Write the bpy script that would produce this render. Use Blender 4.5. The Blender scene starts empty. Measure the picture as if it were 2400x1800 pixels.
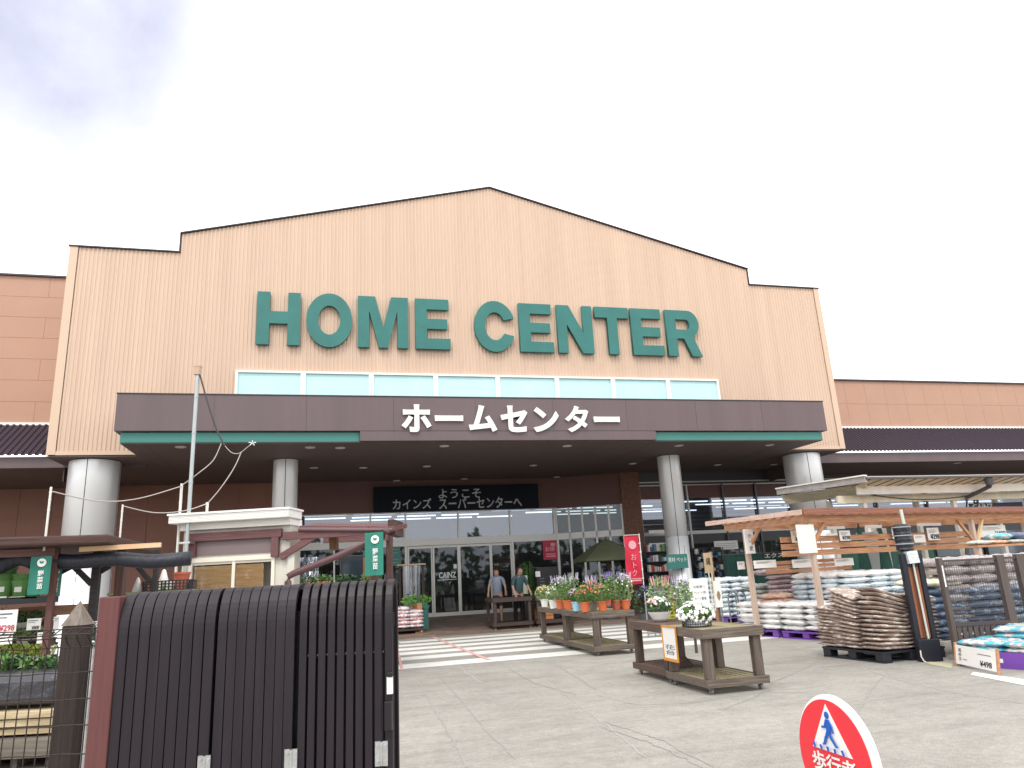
import bpy, bmesh, math, random
from math import sin, cos, radians, pi, hypot, sqrt, atan2
from mathutils import Vector, Matrix
random.seed(7)
S = bpy.context.scene
COL = S.collection
# ------------------------------------------------------------------ camera
FPX = 1690.0 / 2400.0           # focal length over image width
TH, AZ, RO, H = radians(14.88), radians(15.1), radians(3.02), 1.45
Fw = Vector((sin(AZ)*cos(TH), cos(AZ)*cos(TH), sin(TH)))
R0 = Vector((cos(AZ), -sin(AZ), 0)); U0 = R0.cross(Fw)
Rt = R0*cos(RO) - U0*sin(RO); Up = R0*sin(RO) + U0*cos(RO)
cd = bpy.data.cameras.new('camera'); cam = bpy.data.objects.new('camera', cd); COL.objects.link(cam)
cd.sensor_width = 36; cd.lens = 36*FPX; cd.clip_start = .05; cd.clip_end = 3000
cam.matrix_world = Matrix.Translation((0, 0, H)) @ Matrix((Rt, Up, -Fw)).transposed().to_4x4()
S.camera = cam
# ------------------------------------------------------------------ world, sun, exposure
SUN_EL, SUN_AZ = radians(52), radians(205)      # azimuth measured clockwise from +Y
W = bpy.data.worlds.new('World'); S.world = W; W.use_nodes = True
nt = W.node_tree; N = nt.nodes; L = nt.links
bg = N['Background']; bg.inputs[1].default_value = .1
sky = N.new('ShaderNodeTexSky'); sky.sky_type = 'NISHITA'; sky.sun_disc = False
sky.sun_elevation = SUN_EL; sky.sun_rotation = SUN_AZ
tc = N.new('ShaderNodeTexCoord')
def wmath(op, a, b=None, c=None):
    n = N.new('ShaderNodeMath'); n.operation = op
    for i, v in enumerate((a, b, c)):
        if v is None: continue
        if isinstance(v, (int, float)): n.inputs[i].default_value = v
        else: L.new(v, n.inputs[i])
    return n.outputs[0]
def pix_dir(x, y):
    return (Fw*1690 + Rt*(x-1200) - Up*(y-900)).normalized()
noi = N.new('ShaderNodeTexNoise'); noi.inputs['Scale'].default_value = 3.2; noi.inputs['Detail'].default_value = 7
noi.inputs['Roughness'].default_value = .55
L.new(tc.outputs['Generated'], noi.inputs['Vector'])
def patch(x, y, a0, a1):                         # a gap in the cloud around one direction of the sky
    vm = N.new('ShaderNodeVectorMath'); vm.operation = 'DOT_PRODUCT'
    L.new(tc.outputs['Generated'], vm.inputs[0]); vm.inputs[1].default_value = pix_dir(x, y)
    mr = N.new('ShaderNodeMapRange'); mr.interpolation_type = 'SMOOTHSTEP'
    L.new(vm.outputs['Value'], mr.inputs[0]); mr.inputs[1].default_value = cos(radians(a1)); mr.inputs[2].default_value = cos(radians(a0))
    return mr.outputs[0]
gap = wmath('MAXIMUM', patch(40, -60, 0, 18), wmath('MULTIPLY', patch(2420, -60, 1, 16), .75))
gap = wmath('MAXIMUM', gap, wmath('MULTIPLY', patch(2110, 200, 0, 6), .28))
g2 = wmath('MULTIPLY', gap, wmath('MULTIPLY_ADD', noi.outputs['Fac'], 1.3, .3)); 
mask = N.new('ShaderNodeClamp'); L.new(g2, mask.inputs[0])
mix = N.new('ShaderNodeMix'); mix.data_type = 'RGBA'
L.new(mask.outputs[0], mix.inputs['Factor'])
cloud = N.new('ShaderNodeMix'); cloud.data_type = 'RGBA'
n2 = N.new('ShaderNodeTexNoise'); n2.inputs['Scale'].default_value = 2; n2.inputs['Detail'].default_value = 5
L.new(tc.outputs['Generated'], n2.inputs['Vector']); L.new(n2.outputs['Fac'], cloud.inputs['Factor'])
cloud.inputs['A'].default_value = (13.5, 13.9, 14.6, 1); cloud.inputs['B'].default_value = (19, 18.8, 18.4, 1)
blue = N.new('ShaderNodeMix'); blue.data_type = 'RGBA'; blue.inputs['Factor'].default_value = .88
L.new(sky.outputs[0], blue.inputs['A']); blue.inputs['B'].default_value = (6.1, 6.3, 8.0, 1)
L.new(cloud.outputs['Result'], mix.inputs['A']); L.new(blue.outputs['Result'], mix.inputs['B'])
L.new(mix.outputs['Result'], bg.inputs[0])
sl = bpy.data.lights.new('sun', 'SUN'); sl.energy = 1.2; sl.angle = radians(14); sl.color = (1, .95, .86)
so = bpy.data.objects.new('sun', sl); COL.objects.link(so)
so.rotation_euler = (pi/2 - SUN_EL, 0, -SUN_AZ + pi); so.location = (0, 0, 40)
S.render.engine = 'CYCLES'; S.cycles.max_bounces = 6; S.cycles.transparent_max_bounces = 12
S.cycles.use_denoising = True; S.cycles.sample_clamp_indirect = 6; S.cycles.caustics_reflective = False
S.view_settings.view_transform = 'Standard'; S.view_settings.look = 'None'
S.view_settings.exposure = 0.3; S.view_settings.gamma = 1.0; S.view_settings.use_curve_mapping = False

# ------------------------------------------------------------------ where things stand: sight lines read off the photograph
K = 2400/2212
def ray(x, y):
    return Fw*1690 + Rt*(x*K-1200) - Up*(y*K-900)
CP = Vector((0, 0, H))
def YP(x, y, Y): d = ray(x, y); return CP + d*(Y/d.y)
def XP(x, y, X): d = ray(x, y); return CP + d*(X/d.x)
def ZP(x, y, z=0): d = ray(x, y); return CP + d*((z-H)/d.z)
class Fr:
    """a local frame: origin on the ground, angle about z; u to the right, n away, z up"""
    def __init__(s, ox, oy, deg=0):
        s.o = Vector((ox, oy, 0)); s.a = radians(deg)
        s.e = Vector((cos(s.a), sin(s.a), 0)); s.n = Vector((-sin(s.a), cos(s.a), 0))
    def at(s, x, y, n=0.0):
        d = ray(x, y); t = (n - (CP-s.o).dot(s.n))/d.dot(s.n); p = CP + d*t - s.o
        return Vector((p.dot(s.e), n, p.z))
    def w(s, u, n, z=0): return s.o + s.e*u + s.n*n + Vector((0, 0, z))
# ------------------------------------------------------------------ materials
MATS = {}
def mat(name, col, rough=.6, metal=0, var=0, vscale=6, stretch=(1, 1, 1), bump=0, bscale=40, col2=None, emis=0, spec=.5, coord='Object', bstretch=None, alpha=None):
    if name in MATS: return MATS[name]
    m = bpy.data.materials.new(name); m.use_nodes = True; t = m.node_tree; p = t.nodes['Principled BSDF']
    p.inputs['Roughness'].default_value = rough; p.inputs['Metallic'].default_value = metal
    p.inputs['Specular IOR Level'].default_value = spec
    p.inputs['Base Color'].default_value = (*col, 1)
    c = t.nodes.new('ShaderNodeTexCoord'); mp = t.nodes.new('ShaderNodeMapping'); mp.inputs['Scale'].default_value = stretch
    t.links.new(c.outputs[coord], mp.inputs[0])
    if var or col2:
        n = t.nodes.new('ShaderNodeTexNoise'); n.inputs['Scale'].default_value = vscale; n.inputs['Detail'].default_value = 6; n.inputs['Roughness'].default_value = .65
        t.links.new(mp.outputs[0], n.inputs['Vector'])
        r = t.nodes.new('ShaderNodeValToRGB'); a, b = r.color_ramp.elements
        a.position = .3; b.position = .7
        c2 = col2 or tuple(min(1, x*(1+var)) for x in col); c1 = col if col2 else tuple(x*(1-var) for x in col)
        a.color = (*c1, 1); b.color = (*c2, 1)
        t.links.new(n.outputs['Fac'], r.inputs[0]); t.links.new(r.outputs[0], p.inputs['Base Color'])
    if bump:
        n = t.nodes.new('ShaderNodeTexNoise'); n.inputs['Scale'].default_value = bscale; n.inputs['Detail'].default_value = 5
        if bstretch:
            mp2 = t.nodes.new('ShaderNodeMapping'); mp2.inputs['Scale'].default_value = bstretch
            t.links.new(c.outputs[coord], mp2.inputs[0]); t.links.new(mp2.outputs[0], n.inputs['Vector'])
        else: t.links.new(mp.outputs[0], n.inputs['Vector'])
        b = t.nodes.new('ShaderNodeBump'); b.inputs['Strength'].default_value = bump; b.inputs['Distance'].default_value = .02
        t.links.new(n.outputs['Fac'], b.inputs['Height']); t.links.new(b.outputs[0], p.inputs['Normal'])
    if emis:
        p.inputs['Emission Color'].default_value = (*col, 1); p.inputs['Emission Strength'].default_value = emis
    MATS[name] = m; return m
def wood(name, col, col2, along='x', rough=.8):
    st = {'x': (1.2, 22, 22), 'y': (22, 1.2, 22), 'z': (22, 22, 1.2)}[along]
    return mat(name, col, rough, vscale=2.2, stretch=st, col2=col2, bump=.35, bscale=3)
def glass(name, tint, refl=.12, trans=.8, rough=.02):
    m = bpy.data.materials.new(name); m.use_nodes = True; t = m.node_tree; t.nodes.clear()
    o = t.nodes.new('ShaderNodeOutputMaterial'); tr = t.nodes.new('ShaderNodeBsdfTransparent'); tr.inputs[0].default_value = (*tint, 1)
    gl = t.nodes.new('ShaderNodeBsdfGlossy'); gl.inputs['Roughness'].default_value = rough; gl.inputs['Color'].default_value = (.9, .93, 1, 1)
    lw = t.nodes.new('ShaderNodeLayerWeight'); lw.inputs[0].default_value = .25
    ad = t.nodes.new('ShaderNodeMath'); ad.operation = 'ADD'; ad.inputs[1].default_value = refl; ad.use_clamp = True
    t.links.new(lw.outputs['Fresnel'], ad.inputs[0])
    mx = t.nodes.new('ShaderNodeMixShader'); t.links.new(ad.outputs[0], mx.inputs[0]); t.links.new(tr.outputs[0], mx.inputs[1]); t.links.new(gl.outputs[0], mx.inputs[2])
    t.links.new(mx.outputs[0], o.inputs[0]); return m
# ------------------------------------------------------------------ object bookkeeping
def tag(o, label=None, cat=None, group=None, kind=None):
    if label: o['label'] = label
    if cat: o['category'] = cat
    if group: o['group'] = group
    if kind: o['kind'] = kind
    return o
def thing(name, label, cat, loc=(0, 0, 0), rz=0, group=None):
    o = bpy.data.objects.new(name, None); COL.objects.link(o); o.location = loc; o.rotation_euler = (0, 0, rz)
    o.empty_display_size = .2
    return tag(o, label, cat, group)
def fthing(fr, name, label, cat, group=None): return thing(name, label, cat, fr.o, fr.a, group)
def link(name, me, m=None, parent=None, loc=(0, 0, 0), rz=0, smooth=False):
    if m is not None:
        me.materials.clear(); me.materials.append(m)
    if smooth:
        for p in me.polygons: p.use_smooth = True
    o = bpy.data.objects.new(name, me); COL.objects.link(o); o.location = loc; o.rotation_euler = (0, 0, rz)
    if parent: o.parent = parent
    return o
def kids(o): return [c for c in COL.objects if c.parent == o]
def copy_tree(o, parent=None):
    c = o.copy(); COL.objects.link(c); c.parent = parent
    for ch in list(o.children): copy_tree(ch, c)
    return c
class MB:
    def __init__(s): s.v = []; s.f = []; s.m = []
    def add(s, vs, fs, mi=0):
        b = len(s.v); s.v += [tuple(v) for v in vs]; s.f += [tuple(b+i for i in f) for f in fs]; s.m += [mi]*len(fs); return s
    def box(s, x0, y0, z0, x1, y1, z1, mi=0):
        if x1 < x0: x0, x1 = x1, x0
        if y1 < y0: y0, y1 = y1, y0
        if z1 < z0: z0, z1 = z1, z0
        return s.add([(x0,y0,z0),(x1,y0,z0),(x1,y1,z0),(x0,y1,z0),(x0,y0,z1),(x1,y0,z1),(x1,y1,z1),(x0,y1,z1)],
                     [(0,3,2,1),(4,5,6,7),(0,1,5,4),(1,2,6,5),(2,3,7,6),(3,0,4,7)], mi)
    def bar(s, p, q, w, h, up=(0, 0, 1), mi=0):
        p, q = Vector(p), Vector(q); d = (q-p).normalized(); u = Vector(up)
        if abs(d.dot(u)) > .98: u = Vector((0, 1, 0))
        a = d.cross(u).normalized()*w/2; b = a.cross(d).normalized()*h/2
        c = [p-a-b, p+a-b, p+a+b, p-a+b, q-a-b, q+a-b, q+a+b, q-a+b]
        return s.add(c, [(0,1,2,3),(7,6,5,4),(0,4,5,1),(1,5,6,2),(2,6,7,3),(3,7,4,0)], mi)
    def cyl(s, p, q, r, r2=None, n=12, cap=True, mi=0):
        p, q = Vector(p), Vector(q); d = (q-p).normalized(); r2 = r if r2 is None else r2
        u = Vector((0, 0, 1)) if abs(d.z) < .9 else Vector((1, 0, 0)); a = d.cross(u).normalized(); b = a.cross(d)
        vs = []
        for c, rr in ((p, r), (q, r2)):
            for i in range(n):
                t = 2*pi*i/n; vs.append(c + a*cos(t)*rr + b*sin(t)*rr)
        fs = [(i, (i+1) % n, n+(i+1) % n, n+i) for i in range(n)]
        if cap: fs += [tuple(range(n-1, -1, -1)), tuple(range(n, 2*n))]
        return s.add(vs, fs, mi)
    def tube(s, pts, r, n=6, mi=0):
        pts = [Vector(p) for p in pts]; vs = []; fs = []
        for i, p in enumerate(pts):
            d = (pts[min(i+1, len(pts)-1)] - pts[max(i-1, 0)]).normalized()
            u = Vector((0, 0, 1)) if abs(d.z) < .95 else Vector((1, 0, 0)); a = d.cross(u).normalized(); b = a.cross(d)
            for j in range(n):
                t = 2*pi*j/n; vs.append(p + a*cos(t)*r + b*sin(t)*r)
        for i in range(len(pts)-1):
            for j in range(n): fs.append((i*n+j, i*n+(j+1) % n, (i+1)*n+(j+1) % n, (i+1)*n+j))
        fs += [tuple(range(n-1, -1, -1)), tuple(range((len(pts)-1)*n, len(pts)*n))]
        return s.add(vs, fs, mi)
    def lathe(s, prof, n=16, c=(0, 0), mi=0):
        vs = [(c[0]+r*cos(2*pi*j/n), c[1]+r*sin(2*pi*j/n), z) for r, z in prof for j in range(n)]
        fs = [(i*n+j, i*n+(j+1) % n, (i+1)*n+(j+1) % n, (i+1)*n+j) for i in range(len(prof)-1) for j in range(n)]
        return s.add(vs, fs, mi)
    def sweep(s, pts, w, h, side, mi=0):          # flat bar following points; side = width direction
        pts = [Vector(p) for p in pts]; a = Vector(side).normalized()*w/2; vs = []; fs = []
        for i, p in enumerate(pts):
            d = (pts[min(i+1, len(pts)-1)] - pts[max(i-1, 0)]).normalized(); b = a.normalized().cross(d)*h/2
            vs += [p-a-b, p+a-b, p+a+b, p-a+b]
        for i in range(len(pts)-1):
            for j in range(4): fs.append((i*4+j, i*4+(j+1) % 4, (i+1)*4+(j+1) % 4, (i+1)*4+j))
        n = (len(pts)-1)*4; fs += [(3, 2, 1, 0), (n, n+1, n+2, n+3)]
        return s.add(vs, fs, mi)
    def quad(s, a, b, c, d, mi=0): return s.add([a, b, c, d], [(0, 1, 2, 3)], mi)
    def mesh(s, name='m'):
        me = bpy.data.meshes.new(name); me.from_pydata(s.v, [], s.f); me.update()
        bm = bmesh.new(); bm.from_mesh(me); bmesh.ops.recalc_face_normals(bm, faces=bm.faces); bm.to_mesh(me); bm.free()
        if any(s.m):
            for p, i in zip(me.polygons, s.m): p.material_index = i
        return me
    def build(s, name, m, parent=None, loc=(0, 0, 0), rz=0, smooth=False, bevel=0):
        me = s.mesh(name)
        if isinstance(m, (list, tuple)):
            for x in m: me.materials.append(x)
            mm = None
        else: mm = m
        o = link(name, me, mm, parent, loc, rz, smooth)
        if bevel:
            b = o.modifiers.new('bevel', 'BEVEL'); b.width = bevel; b.segments = 2; b.limit_method = 'ANGLE'; b.angle_limit = radians(40)
        return o
def from_curve(c):
    o = bpy.data.objects.new('tmp', c); COL.objects.link(o); me = bpy.data.meshes.new_from_object(o)
    bpy.data.objects.remove(o); return me
def fit_front(me, x0, x1, z0, z1, y, depth):
    """turn a flat curve mesh to face -Y and fit it to a rectangle"""
    xs = [v.co.x for v in me.vertices]; ys = [v.co.y for v in me.vertices]; zs = [v.co.z for v in me.vertices]
    if not xs: return me
    a, b, c, d = min(xs), max(xs), min(ys), max(ys); e, f = min(zs), max(zs)
    for v in me.vertices:
        x = x0 + (v.co.x-a)/max(b-a, 1e-6)*(x1-x0); z = z0 + (v.co.y-c)/max(d-c, 1e-6)*(z1-z0)
        t = (v.co.z-e)/max(f-e, 1e-6)
        v.co = (x, y - depth*t, z)
    me.update(); return me
def text(name, s, m, parent, x0, x1, z0, z1, y, depth=.01, bold=0.0, vertical=False):
    c = bpy.data.curves.new('t', 'FONT'); c.body = '\n'.join(s) if vertical else s; c.offset = bold; c.size = 1; c.extrude = .02
    c.resolution_u = 3; c.align_x = 'CENTER' if (vertical or '\n' in s) else 'LEFT'
    if vertical: c.space_line = 1.05
    me = fit_front(from_curve(c), x0, x1, z0, z1, y, depth)
    return link(name, me, m, parent)
def shape(name, loops, m, parent, x0, x1, z0, z1, y, depth):
    c = bpy.data.curves.new('s', 'CURVE'); c.dimensions = '2D'; c.fill_mode = 'BOTH'; c.extrude = .02
    for lp in loops:
        sp = c.splines.new('POLY'); sp.points.add(len(lp)-1); sp.use_cyclic_u = True
        for p, q in zip(sp.points, lp): p.co = (q[0], q[1], 0, 1)
    me = fit_front(from_curve(c), x0, x1, z0, z1, y, depth)
    return link(name, me, m, parent)
def ell(cx, cy, rx, ry, n=40, a0=0, a1=360): return [(cx+rx*cos(radians(a0+(a1-a0)*i/n)), cy+ry*sin(radians(a0+(a1-a0)*i/n))) for i in range(n if a1-a0 == 360 else n+1)]
# ================================================================== GROUND
def asphalt():
    m = bpy.data.materials.new('asphalt'); m.use_nodes = True; t = m.node_tree; p = t.nodes['Principled BSDF']; p.inputs['Roughness'].default_value = .88
    c = t.nodes.new('ShaderNodeTexCoord')
    def noise(sc, det, st=(1, 1, 1), rot=0, rough=.6):
        mp = t.nodes.new('ShaderNodeMapping'); mp.inputs['Scale'].default_value = st; mp.inputs['Rotation'].default_value = (0, 0, rot)
        t.links.new(c.outputs['Object'], mp.inputs[0]); n = t.nodes.new('ShaderNodeTexNoise'); n.inputs['Scale'].default_value = sc
        n.inputs['Detail'].default_value = det; n.inputs['Roughness'].default_value = rough; t.links.new(mp.outputs[0], n.inputs['Vector']); return n.outputs['Fac']
    def ramp(f, a, b, c1, c2):
        r = t.nodes.new('ShaderNodeValToRGB'); e = r.color_ramp.elements; e[0].position = a; e[1].position = b; e[0].color = (*c1, 1); e[1].color = (*c2, 1)
        t.links.new(f, r.inputs[0]); return r.outputs[0]
    def mul(a, b, f=1):
        x = t.nodes.new('ShaderNodeMix'); x.data_type = 'RGBA'; x.blend_type = 'MULTIPLY'; x.inputs['Factor'].default_value = f
        t.links.new(a, x.inputs['A']); t.links.new(b, x.inputs['B']); return x.outputs['Result']
    base = ramp(noise(.35, 6), .3, .7, (.285, .272, .248), (.375, .358, .328))
    grit = ramp(noise(70, 8, rough=.8), .34, .66, (.64, .64, .65), (1.28, 1.28, 1.27))
    blot = ramp(noise(2.6, 10, rough=.78), .4, .58, (.9, .89, .88), (1.05, 1.05, 1.04))
    mott = ramp(noise(14, 9, rough=.85), .36, .64, (.8, .795, .79), (1.12, 1.12, 1.11))
    sc1 = ramp(noise(1.1, 9, (.5, 3, 1), radians(38), rough=.75), .38, .5, (.86, .855, .85), (1.02, 1.02, 1.02))
    sc2 = ramp(noise(1.3, 10, (.6, 2.6, 1), radians(-33), rough=.8), .56, .7, (1, 1, 1), (1.17, 1.17, 1.14))
    o = mul(mul(mul(mul(mul(base, grit), blot), mott), sc1, .9), sc2, .9)
    t.links.new(o, p.inputs['Base Color'])
    b = t.nodes.new('ShaderNodeBump'); b.inputs['Strength'].default_value = .35; b.inputs['Distance'].default_value = .006
    t.links.new(noise(160, 2), b.inputs['Height']); t.links.new(b.outputs[0], p.inputs['Normal']); return m
ASPH = asphalt()
g = MB(); g.quad((-400, -200, 0), (400, -200, 0), (400, 600, 0), (-400, 600, 0)); tag(g.build('ground', ASPH), kind='structure')
# brick-paved apron rising gently to the doors
def pavers():
    m = bpy.data.materials.new('pavers'); m.use_nodes = True; t = m.node_tree; p = t.nodes['Principled BSDF']; p.inputs['Roughness'].default_value = .8
    c = t.nodes.new('ShaderNodeTexCoord'); b = t.nodes.new('ShaderNodeTexBrick'); t.links.new(c.outputs['Object'], b.inputs['Vector'])
    b.inputs['Scale'].default_value = 1; b.inputs['Brick Width'].default_value = .6; b.inputs['Row Height'].default_value = .3; b.inputs['Mortar Size'].default_value = .006
    b.inputs['Color1'].default_value = (.17, .12, .095, 1); b.inputs['Color2'].default_value = (.24, .175, .14, 1); b.inputs['Mortar'].default_value = (.09, .07, .06, 1)
    n = t.nodes.new('ShaderNodeTexNoise'); n.inputs['Scale'].default_value = 2; n.inputs['Detail'].default_value = 7; t.links.new(c.outputs['Object'], n.inputs['Vector'])
    x = t.nodes.new('ShaderNodeMix'); x.data_type = 'RGBA'; x.blend_type = 'OVERLAY'; x.inputs['Factor'].default_value = .5
    t.links.new(b.outputs['Color'], x.inputs['A']); t.links.new(n.outputs['Fac'], x.inputs['B']); t.links.new(x.outputs['Result'], p.inputs['Base Color']); return m
FY0, FY1, FZ1 = 19.9, 25.5, .24
def floor_z(y): return max(0, min(1, (y-FY0)/(FY1-FY0)))*FZ1
g = MB(); g.box(-30, FY1, -.1, 40, 36, FZ1)
g.add([(-30, FY0, -.1), (40, FY0, -.1), (40, FY1, -.1), (-30, FY1, -.1), (-30, FY0, .012), (40, FY0, .012), (40, FY1, FZ1), (-30, FY1, FZ1)], [(4,5,6,7), (0,1,5,4), (1,2,6,5), (3,0,4,7)])
tag(g.build('pavement', pavers()), kind='structure')
paint = mat('road paint', (.66, .65, .61), .7, col2=(.8, .79, .76), vscale=5, bump=.2, bscale=60)
red = mat('red line paint', (.62, .26, .24), .7, col2=(.72, .5, .47), vscale=7)
g = MB()
for y, w in ((18.93, .5), (17.96, .5), (16.97, .52), (15.98, .54), (14.96, .56), (13.62, .68)):
    g.box(1.25 + (y-13.6)*.12, y-w/2, .002, 8.9, y+w/2, .006)
tag(g.build('crosswalk', paint), kind='structure')
g = MB()
for a, b, c in (((1.05, 14.6), (1.75, 18.3), .045), ((2.6, 12.9), (2.86, 19.8), .09)):
    g.bar((*(1.35, 13.1), .009) if a[0] < 2 else (2.95, 13.5, .009), (*b, .009), c, .004)
for i in range(5): g.bar((1.75+i*.22, 13.0, .009), (1.75+i*.22+.02, 13.02, .009), .05, .004)
tag(g.build('red_floor_line', red), kind='structure')
a, b, c, d = ZP(2103, 1452), ZP(2300, 1481), ZP(2300, 1498), ZP(2096, 1458)
g = MB(); g.add([a+Vector((0, 0, .004)), b+Vector((0, 0, .004)), c+Vector((0, 0, .004)), d+Vector((0, 0, .004))], [(0, 1, 2, 3)])
tag(g.build('parking_line', paint), kind='structure')
g = MB(); yy = mat('worn yellow paint', (.5, .46, .26), .8, col2=(.42, .4, .33), vscale=8)
g.add([ZP(1990, 1428)+Vector((0,0,.004)), ZP(2060, 1434)+Vector((0,0,.004)), ZP(2055, 1444)+Vector((0,0,.004)), ZP(2010, 1436)+Vector((0,0,.004))], [(0,1,2,3)])
tag(g.build('yellow_ground_marking', yy), kind='structure')
# dark seams and scuffs in the asphalt
g = MB(); random.seed(3)
def seam(pts, w):
    P0 = [ZP(x, y) + Vector((0, 0, .003)) for x, y in pts]; P = [P0[0]]
    for p, q in zip(P0, P0[1:]):
        for k in range(1, 9): P.append(p.lerp(q, k/8)+Vector((random.uniform(-.02, .02), random.uniform(-.02, .02), 0)))
    for p, q in zip(P, P[1:]):
        n = (q-p).cross(Vector((0, 0, 1))).normalized()*w/2; g.add([p-n, p+n, q+n, q-n], [(0, 1, 2, 3)])
seam([(905, 1470), (930, 1520), (962, 1572), (1010, 1659)], .022); seam([(945, 1455), (1020, 1545), (1110, 1640)], .012)
seam([(1190, 1430), (1290, 1490)], .012)
seam([(1660, 1478), (1730, 1448), (1800, 1410)], .01)
seam([(1930, 1440), (1880, 1490), (1840, 1560)], .01)
seam([(1305, 1560), (1370, 1580), (1430, 1600), (1540, 1659)], .012); seam([(1300, 1572), (1365, 1592), (1425, 1613), (1520, 1659)], .012)
seam([(1095, 1440), (1150, 1475), (1240, 1500)], .01); seam([(1560, 1535), (1620, 1510), (1665, 1490)], .01)
tag(g.build('asphalt_seam', mat('seam', (.25, .238, .22), .9, col2=(.34, .325, .3), vscale=30)), kind='structure')
g = MB()
seam([(1290, 1502), (1380, 1523), (1465, 1520), (1560, 1508), (1640, 1497), (1790, 1494)], .014); seam([(990, 1440), (1040, 1475)], .014); seam([(1105, 1425), (1190, 1480), (1300, 1560), (1400, 1640)], .01); seam([(1850, 1440), (1960, 1475), (2080, 1500), (2212, 1520)], .012); seam([(1780, 1484), (1800, 1481)], .03)
seam([(1915, 1462), (1940, 1464)], .02); seam([(880, 1540), (1000, 1525), (1180, 1500)], .01)
tag(g.build('pale_scuff', mat('scuff', (.37, .36, .335), .9, col2=(.45, .44, .41), vscale=30)), kind='structure')

# ================================================================== THE STORE
store = thing('store_building', 'wide tan corrugated store with a stepped gable, brown entrance canopy and green lettering', 'building', (0, 0, 0))
tan = mat('tan cladding', (.6, .44, .335), .6, var=.075, vscale=1.1, stretch=(2.2, 1, .1))
tan2 = mat('corner trim', (.61, .45, .335), .5)
orange = mat('orange wall panel', (.45, .262, .185), .6, var=.05, vscale=.5)
dark_trim = mat('dark flashing', (.05, .045, .06), .5)
brown = mat('brown fascia', (.125, .088, .095), .5, var=.1, vscale=1.2, stretch=(2, 1, .2))
ribm = mat('dark ribbed roof', (.05, .036, .05), .75, spec=.15)
green = mat('store green', (.035, .19, .165), .4, var=.04, vscale=1)
greenL = mat('letter green', (.02, .155, .14), .45, var=.12, vscale=2)
soff = mat('soffit', (.115, .085, .08), .7, var=.06, vscale=.8)
white = mat('white paint', (.8, .8, .78), .45)
cream = mat('cream frame', (.78, .74, .64), .5)
steel = mat('column steel', (.8, .81, .83), .34, metal=.35, var=.05, vscale=.6, stretch=(1, 1, .2))
alu = mat('aluminium', (.55, .54, .52), .4, metal=.4)
dkalu = mat('dark aluminium', (.1, .1, .11), .4, metal=.5)
XL, XR, XC, YF, ZB = -6.65, 16.62, 4.98, 20.0, 4.93
def topz(x):
    if x < -3.92 or x > 13.9: return 10.57
    return 11.14 + (13.41-11.14)*(1-abs(x-XC)/(13.9-XC)) if x <= 13.9 else 10.57
g = MB(); x = XL + .22; pitch = .105
while x < XR - .22:
    ps = [(x, 0), (x+.045, 0), (x+.06, .017), (x+.09, .017), (x+pitch, 0)]
    for (xa, ya), (xb, yb) in zip(ps, ps[1:]):
        xb = min(xb, XR-.22)
        if xb <= xa: continue
        xm = (xa+xb)/2; za, zb = (topz(xm),)*2 if (abs(xa+3.92) < .12 or abs(xa-13.9) < .12) else (topz(xa), topz(xb))
        g.quad((xa, YF+ya, ZB), (xb, YF+yb, ZB), (xb, YF+yb, zb), (xa, YF+ya, za))
    x += pitch
g.build('gable_wall', tan, store)
g = MB()      # the block behind the cladding
out = [(XL, ZB), (XR, ZB), (XR, 10.55), (13.92, 10.55), (13.92, 11.12), (XC, 13.39), (-3.94, 11.12), (-3.94, 10.55), (XL, 10.55)]
g.add([(a, YF+.05, b) for a, b in out] + [(a, YF+12, b) for a, b in out], [tuple(range(9)), tuple(range(17, 8, -1))] + [(i, (i+1) % 9, 9+(i+1) % 9, 9+i) for i in range(9)])
g.build('gable_block', tan2, store)
g = MB()
g.box(XL, YF-.03, ZB, XL+.2, YF+.06, 10.57); g.box(XR-.2, YF-.03, ZB, XR, YF+.06, 10.57); g.box(XL+.2, YF-.02, ZB-.01, XR-.2, YF+.01, ZB+.09)
g.build('corner_trim', tan2, store)
g = MB(); T = .03
for (a, b), (c, d) in (((XL-.03, 10.58), (-3.93, 10.58)), ((-3.96, 11.15), (XC, 13.42)), ((XC, 13.42), (13.94, 11.15)), ((13.9, 10.58), (XR+.03, 10.58))):
    g.bar((a, YF+.25, b+T/2), (c, YF+.25, d+T/2), .62, T)
g.box(-3.965, YF-.03, 10.6, -3.935, YF+.4, 11.15); g.box(13.9, YF-.03, 10.6, 13.93, YF+.4, 11.15)
g.build('roof_edge', dark_trim, store)
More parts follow.
